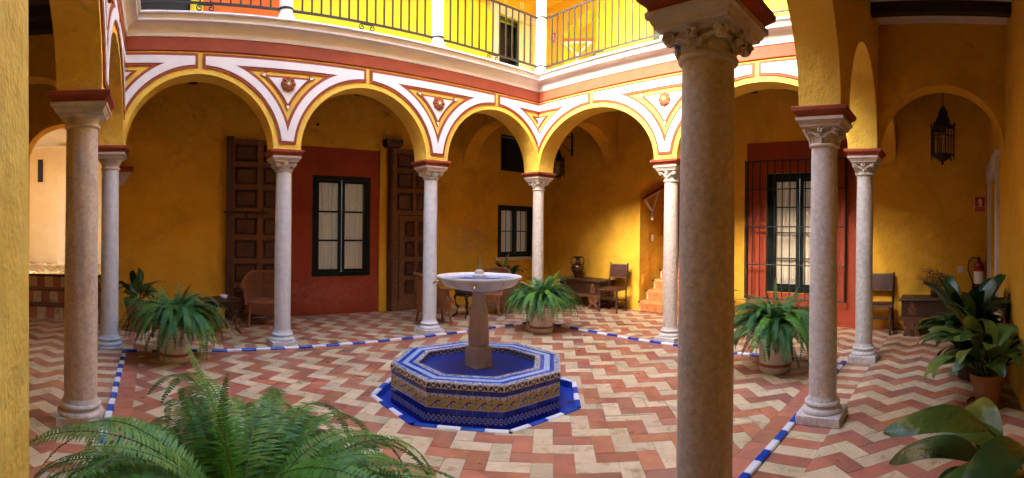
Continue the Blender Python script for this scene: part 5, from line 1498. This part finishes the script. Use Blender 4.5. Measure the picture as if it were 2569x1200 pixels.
def leaves(m):
    if m not in LV:
        LV[m] = [leaf_mesh(.42, .082, .20, R(78), R(-20), m, 1), leaf_mesh(.46, .080, .26, R(72), R(-48), m, 2), leaf_mesh(.38, .086, .16, R(60), R(-55), m, 3), leaf_mesh(.44, .072, .30, R(84), R(25), m, 4), leaf_mesh(.40, .084, .22, R(50), R(-70), m, 5)]
    return LV[m]
def aspidistra(label, x, y, z, count, seed, scale=1.0, pot='terracotta', pot_label=None, mix=(.75, .2), spread=.10, ph=.30, pr_=.175, saucer=True, heading=None):
    if pot_label:
        p = thing('flower_pot', pot_label, 'pot', (x, y, 0), 0, 'terracotta plant pots')
        g = G(); k = pr_ / .175
        g.lathe([(.105 * k, .02), (.11 * k, .03), (.155 * k, ph - .06), (.158 * k, ph - .055), (.172 * k, ph - .055), (.176 * k, ph - .01), (.172 * k, ph), (.155 * k, ph), (.15 * k, ph - .04), (.03, ph - .045)], 36); g.build('body', pot, p, 35)
        g = G(); g.lathe([(.15 * k, ph - .045), (.08, ph - .03), (.01, ph - .028)], 20); g.build('soil', 'soil', p)
        if saucer:
            g = G(); g.lathe([(.13 * k, 0), (.19 * k, .004), (.205 * k, .028), (.198 * k, .03), (.185 * k, .018), (.05, .014)], 36); g.build('saucer', pot, p, 35)
    t = thing('broadleaf_plant', label, 'plant', (x, y, z), 0, 'broad leaved potted plants')
    r = random.Random(seed)
    for i in range(count):
        u = r.random(); m = 'leaf_dark' if u < mix[0] else ('leaf_mid' if u < mix[0] + mix[1] else 'leaf_yellow')
        o = obj('leaf', r.choice(leaves(m)), t)
        a = 2 * math.pi * i * .381966 + r.uniform(-.4, .4)
        if heading is not None and r.random() < .5: a = heading + r.uniform(-.9, .9)
        rr = r.uniform(0, spread); s_ = scale * r.uniform(.72, 1.12)
        o.location = (rr * math.cos(a), rr * math.sin(a), r.uniform(-.02, .02)); o.scale = (s_, s_, s_)
        o.rotation_euler = (r.uniform(-.35, .35), r.uniform(-.15, .25), a)
    return t
aspidistra('broad leaved plant with some yellowing leaves in the terracotta pot on a saucer', 4.78, -.38, .27, 50, 4, 1.08, pot_label='weathered terracotta pot on a saucer at the right', mix=(.55, .28), heading=R(110))
aspidistra('taller dark glossy plant behind the terracotta pot, in front of the chest', 5.62, -.22, .36, 60, 9, 1.22, pot='wood_dark', pot_label='dark pot of the tall glossy plant, hidden among leaves', mix=(.95, .05), ph=.36, saucer=False)
corner = aspidistra('large dark leaves reaching in at the lower right corner, nearest the viewer', 1.50, -.20, .78, 5, 15, .7, pot_label='terracotta pot below the lower right picture corner', mix=(.45, .45), ph=.80, pr_=.22)
BL = {m: [leaf_mesh(.42, .085, .24, R(86), R(-30), m, 51, .10, .6), leaf_mesh(.42, .090, .26, R(86), R(-50), m, 52, .10, .7), leaf_mesh(.40, .085, .22, R(85), R(-20), m, 53, .10, .5)] for m in ('leaf_dark', 'leaf_mid')}
for hd, k, sc_, rl_, m, dz in ((R(84), 1, .92, -.25, 'leaf_dark', .02), (R(104), 0, 1.0, -.35, 'leaf_mid', .10), (R(122), 0, .95, -.3, 'leaf_mid', .0), (R(64), 2, .9, -.35, 'leaf_mid', .06), (R(142), 1, 1.0, -.2, 'leaf_dark', .06), (R(96), 2, .8, -.4, 'leaf_dark', -.10), (R(112), 1, .9, -.3, 'leaf_mid', -.08), (R(160), 0, .9, -.1, 'leaf_mid', .02), (R(40), 0, .9, -.2, 'leaf_dark', .0)):
    o = obj('leaf', BL[m][k], corner); o.rotation_euler = (rl_, 0, hd); sc_ *= .76; o.scale = (sc_, sc_, sc_); o.location = (rnd.uniform(-.05, .05), rnd.uniform(-.05, .05), dz)
aspidistra('dark leafy plant half hidden behind the left fern', -.28, 7.95, .42, 26, 23, .85, pot_label='terracotta pot behind the left fern', mix=(.9, .1), ph=.44, pr_=.2)
aspidistra('dark leafy plant under the small barred window behind the fountain', 6.95, 8.30, .52, 22, 31, .85, pot_label='tall terracotta pot under the small barred window', mix=(.9, .1), ph=.55, pr_=.2)
aspidistra('small leafy plant beside the red grilled bay, left of the right fern', 8.05, 3.95, .36, 22, 37, .75, pot_label='terracotta pot beside the red grilled bay', mix=(.8, .2), ph=.38)
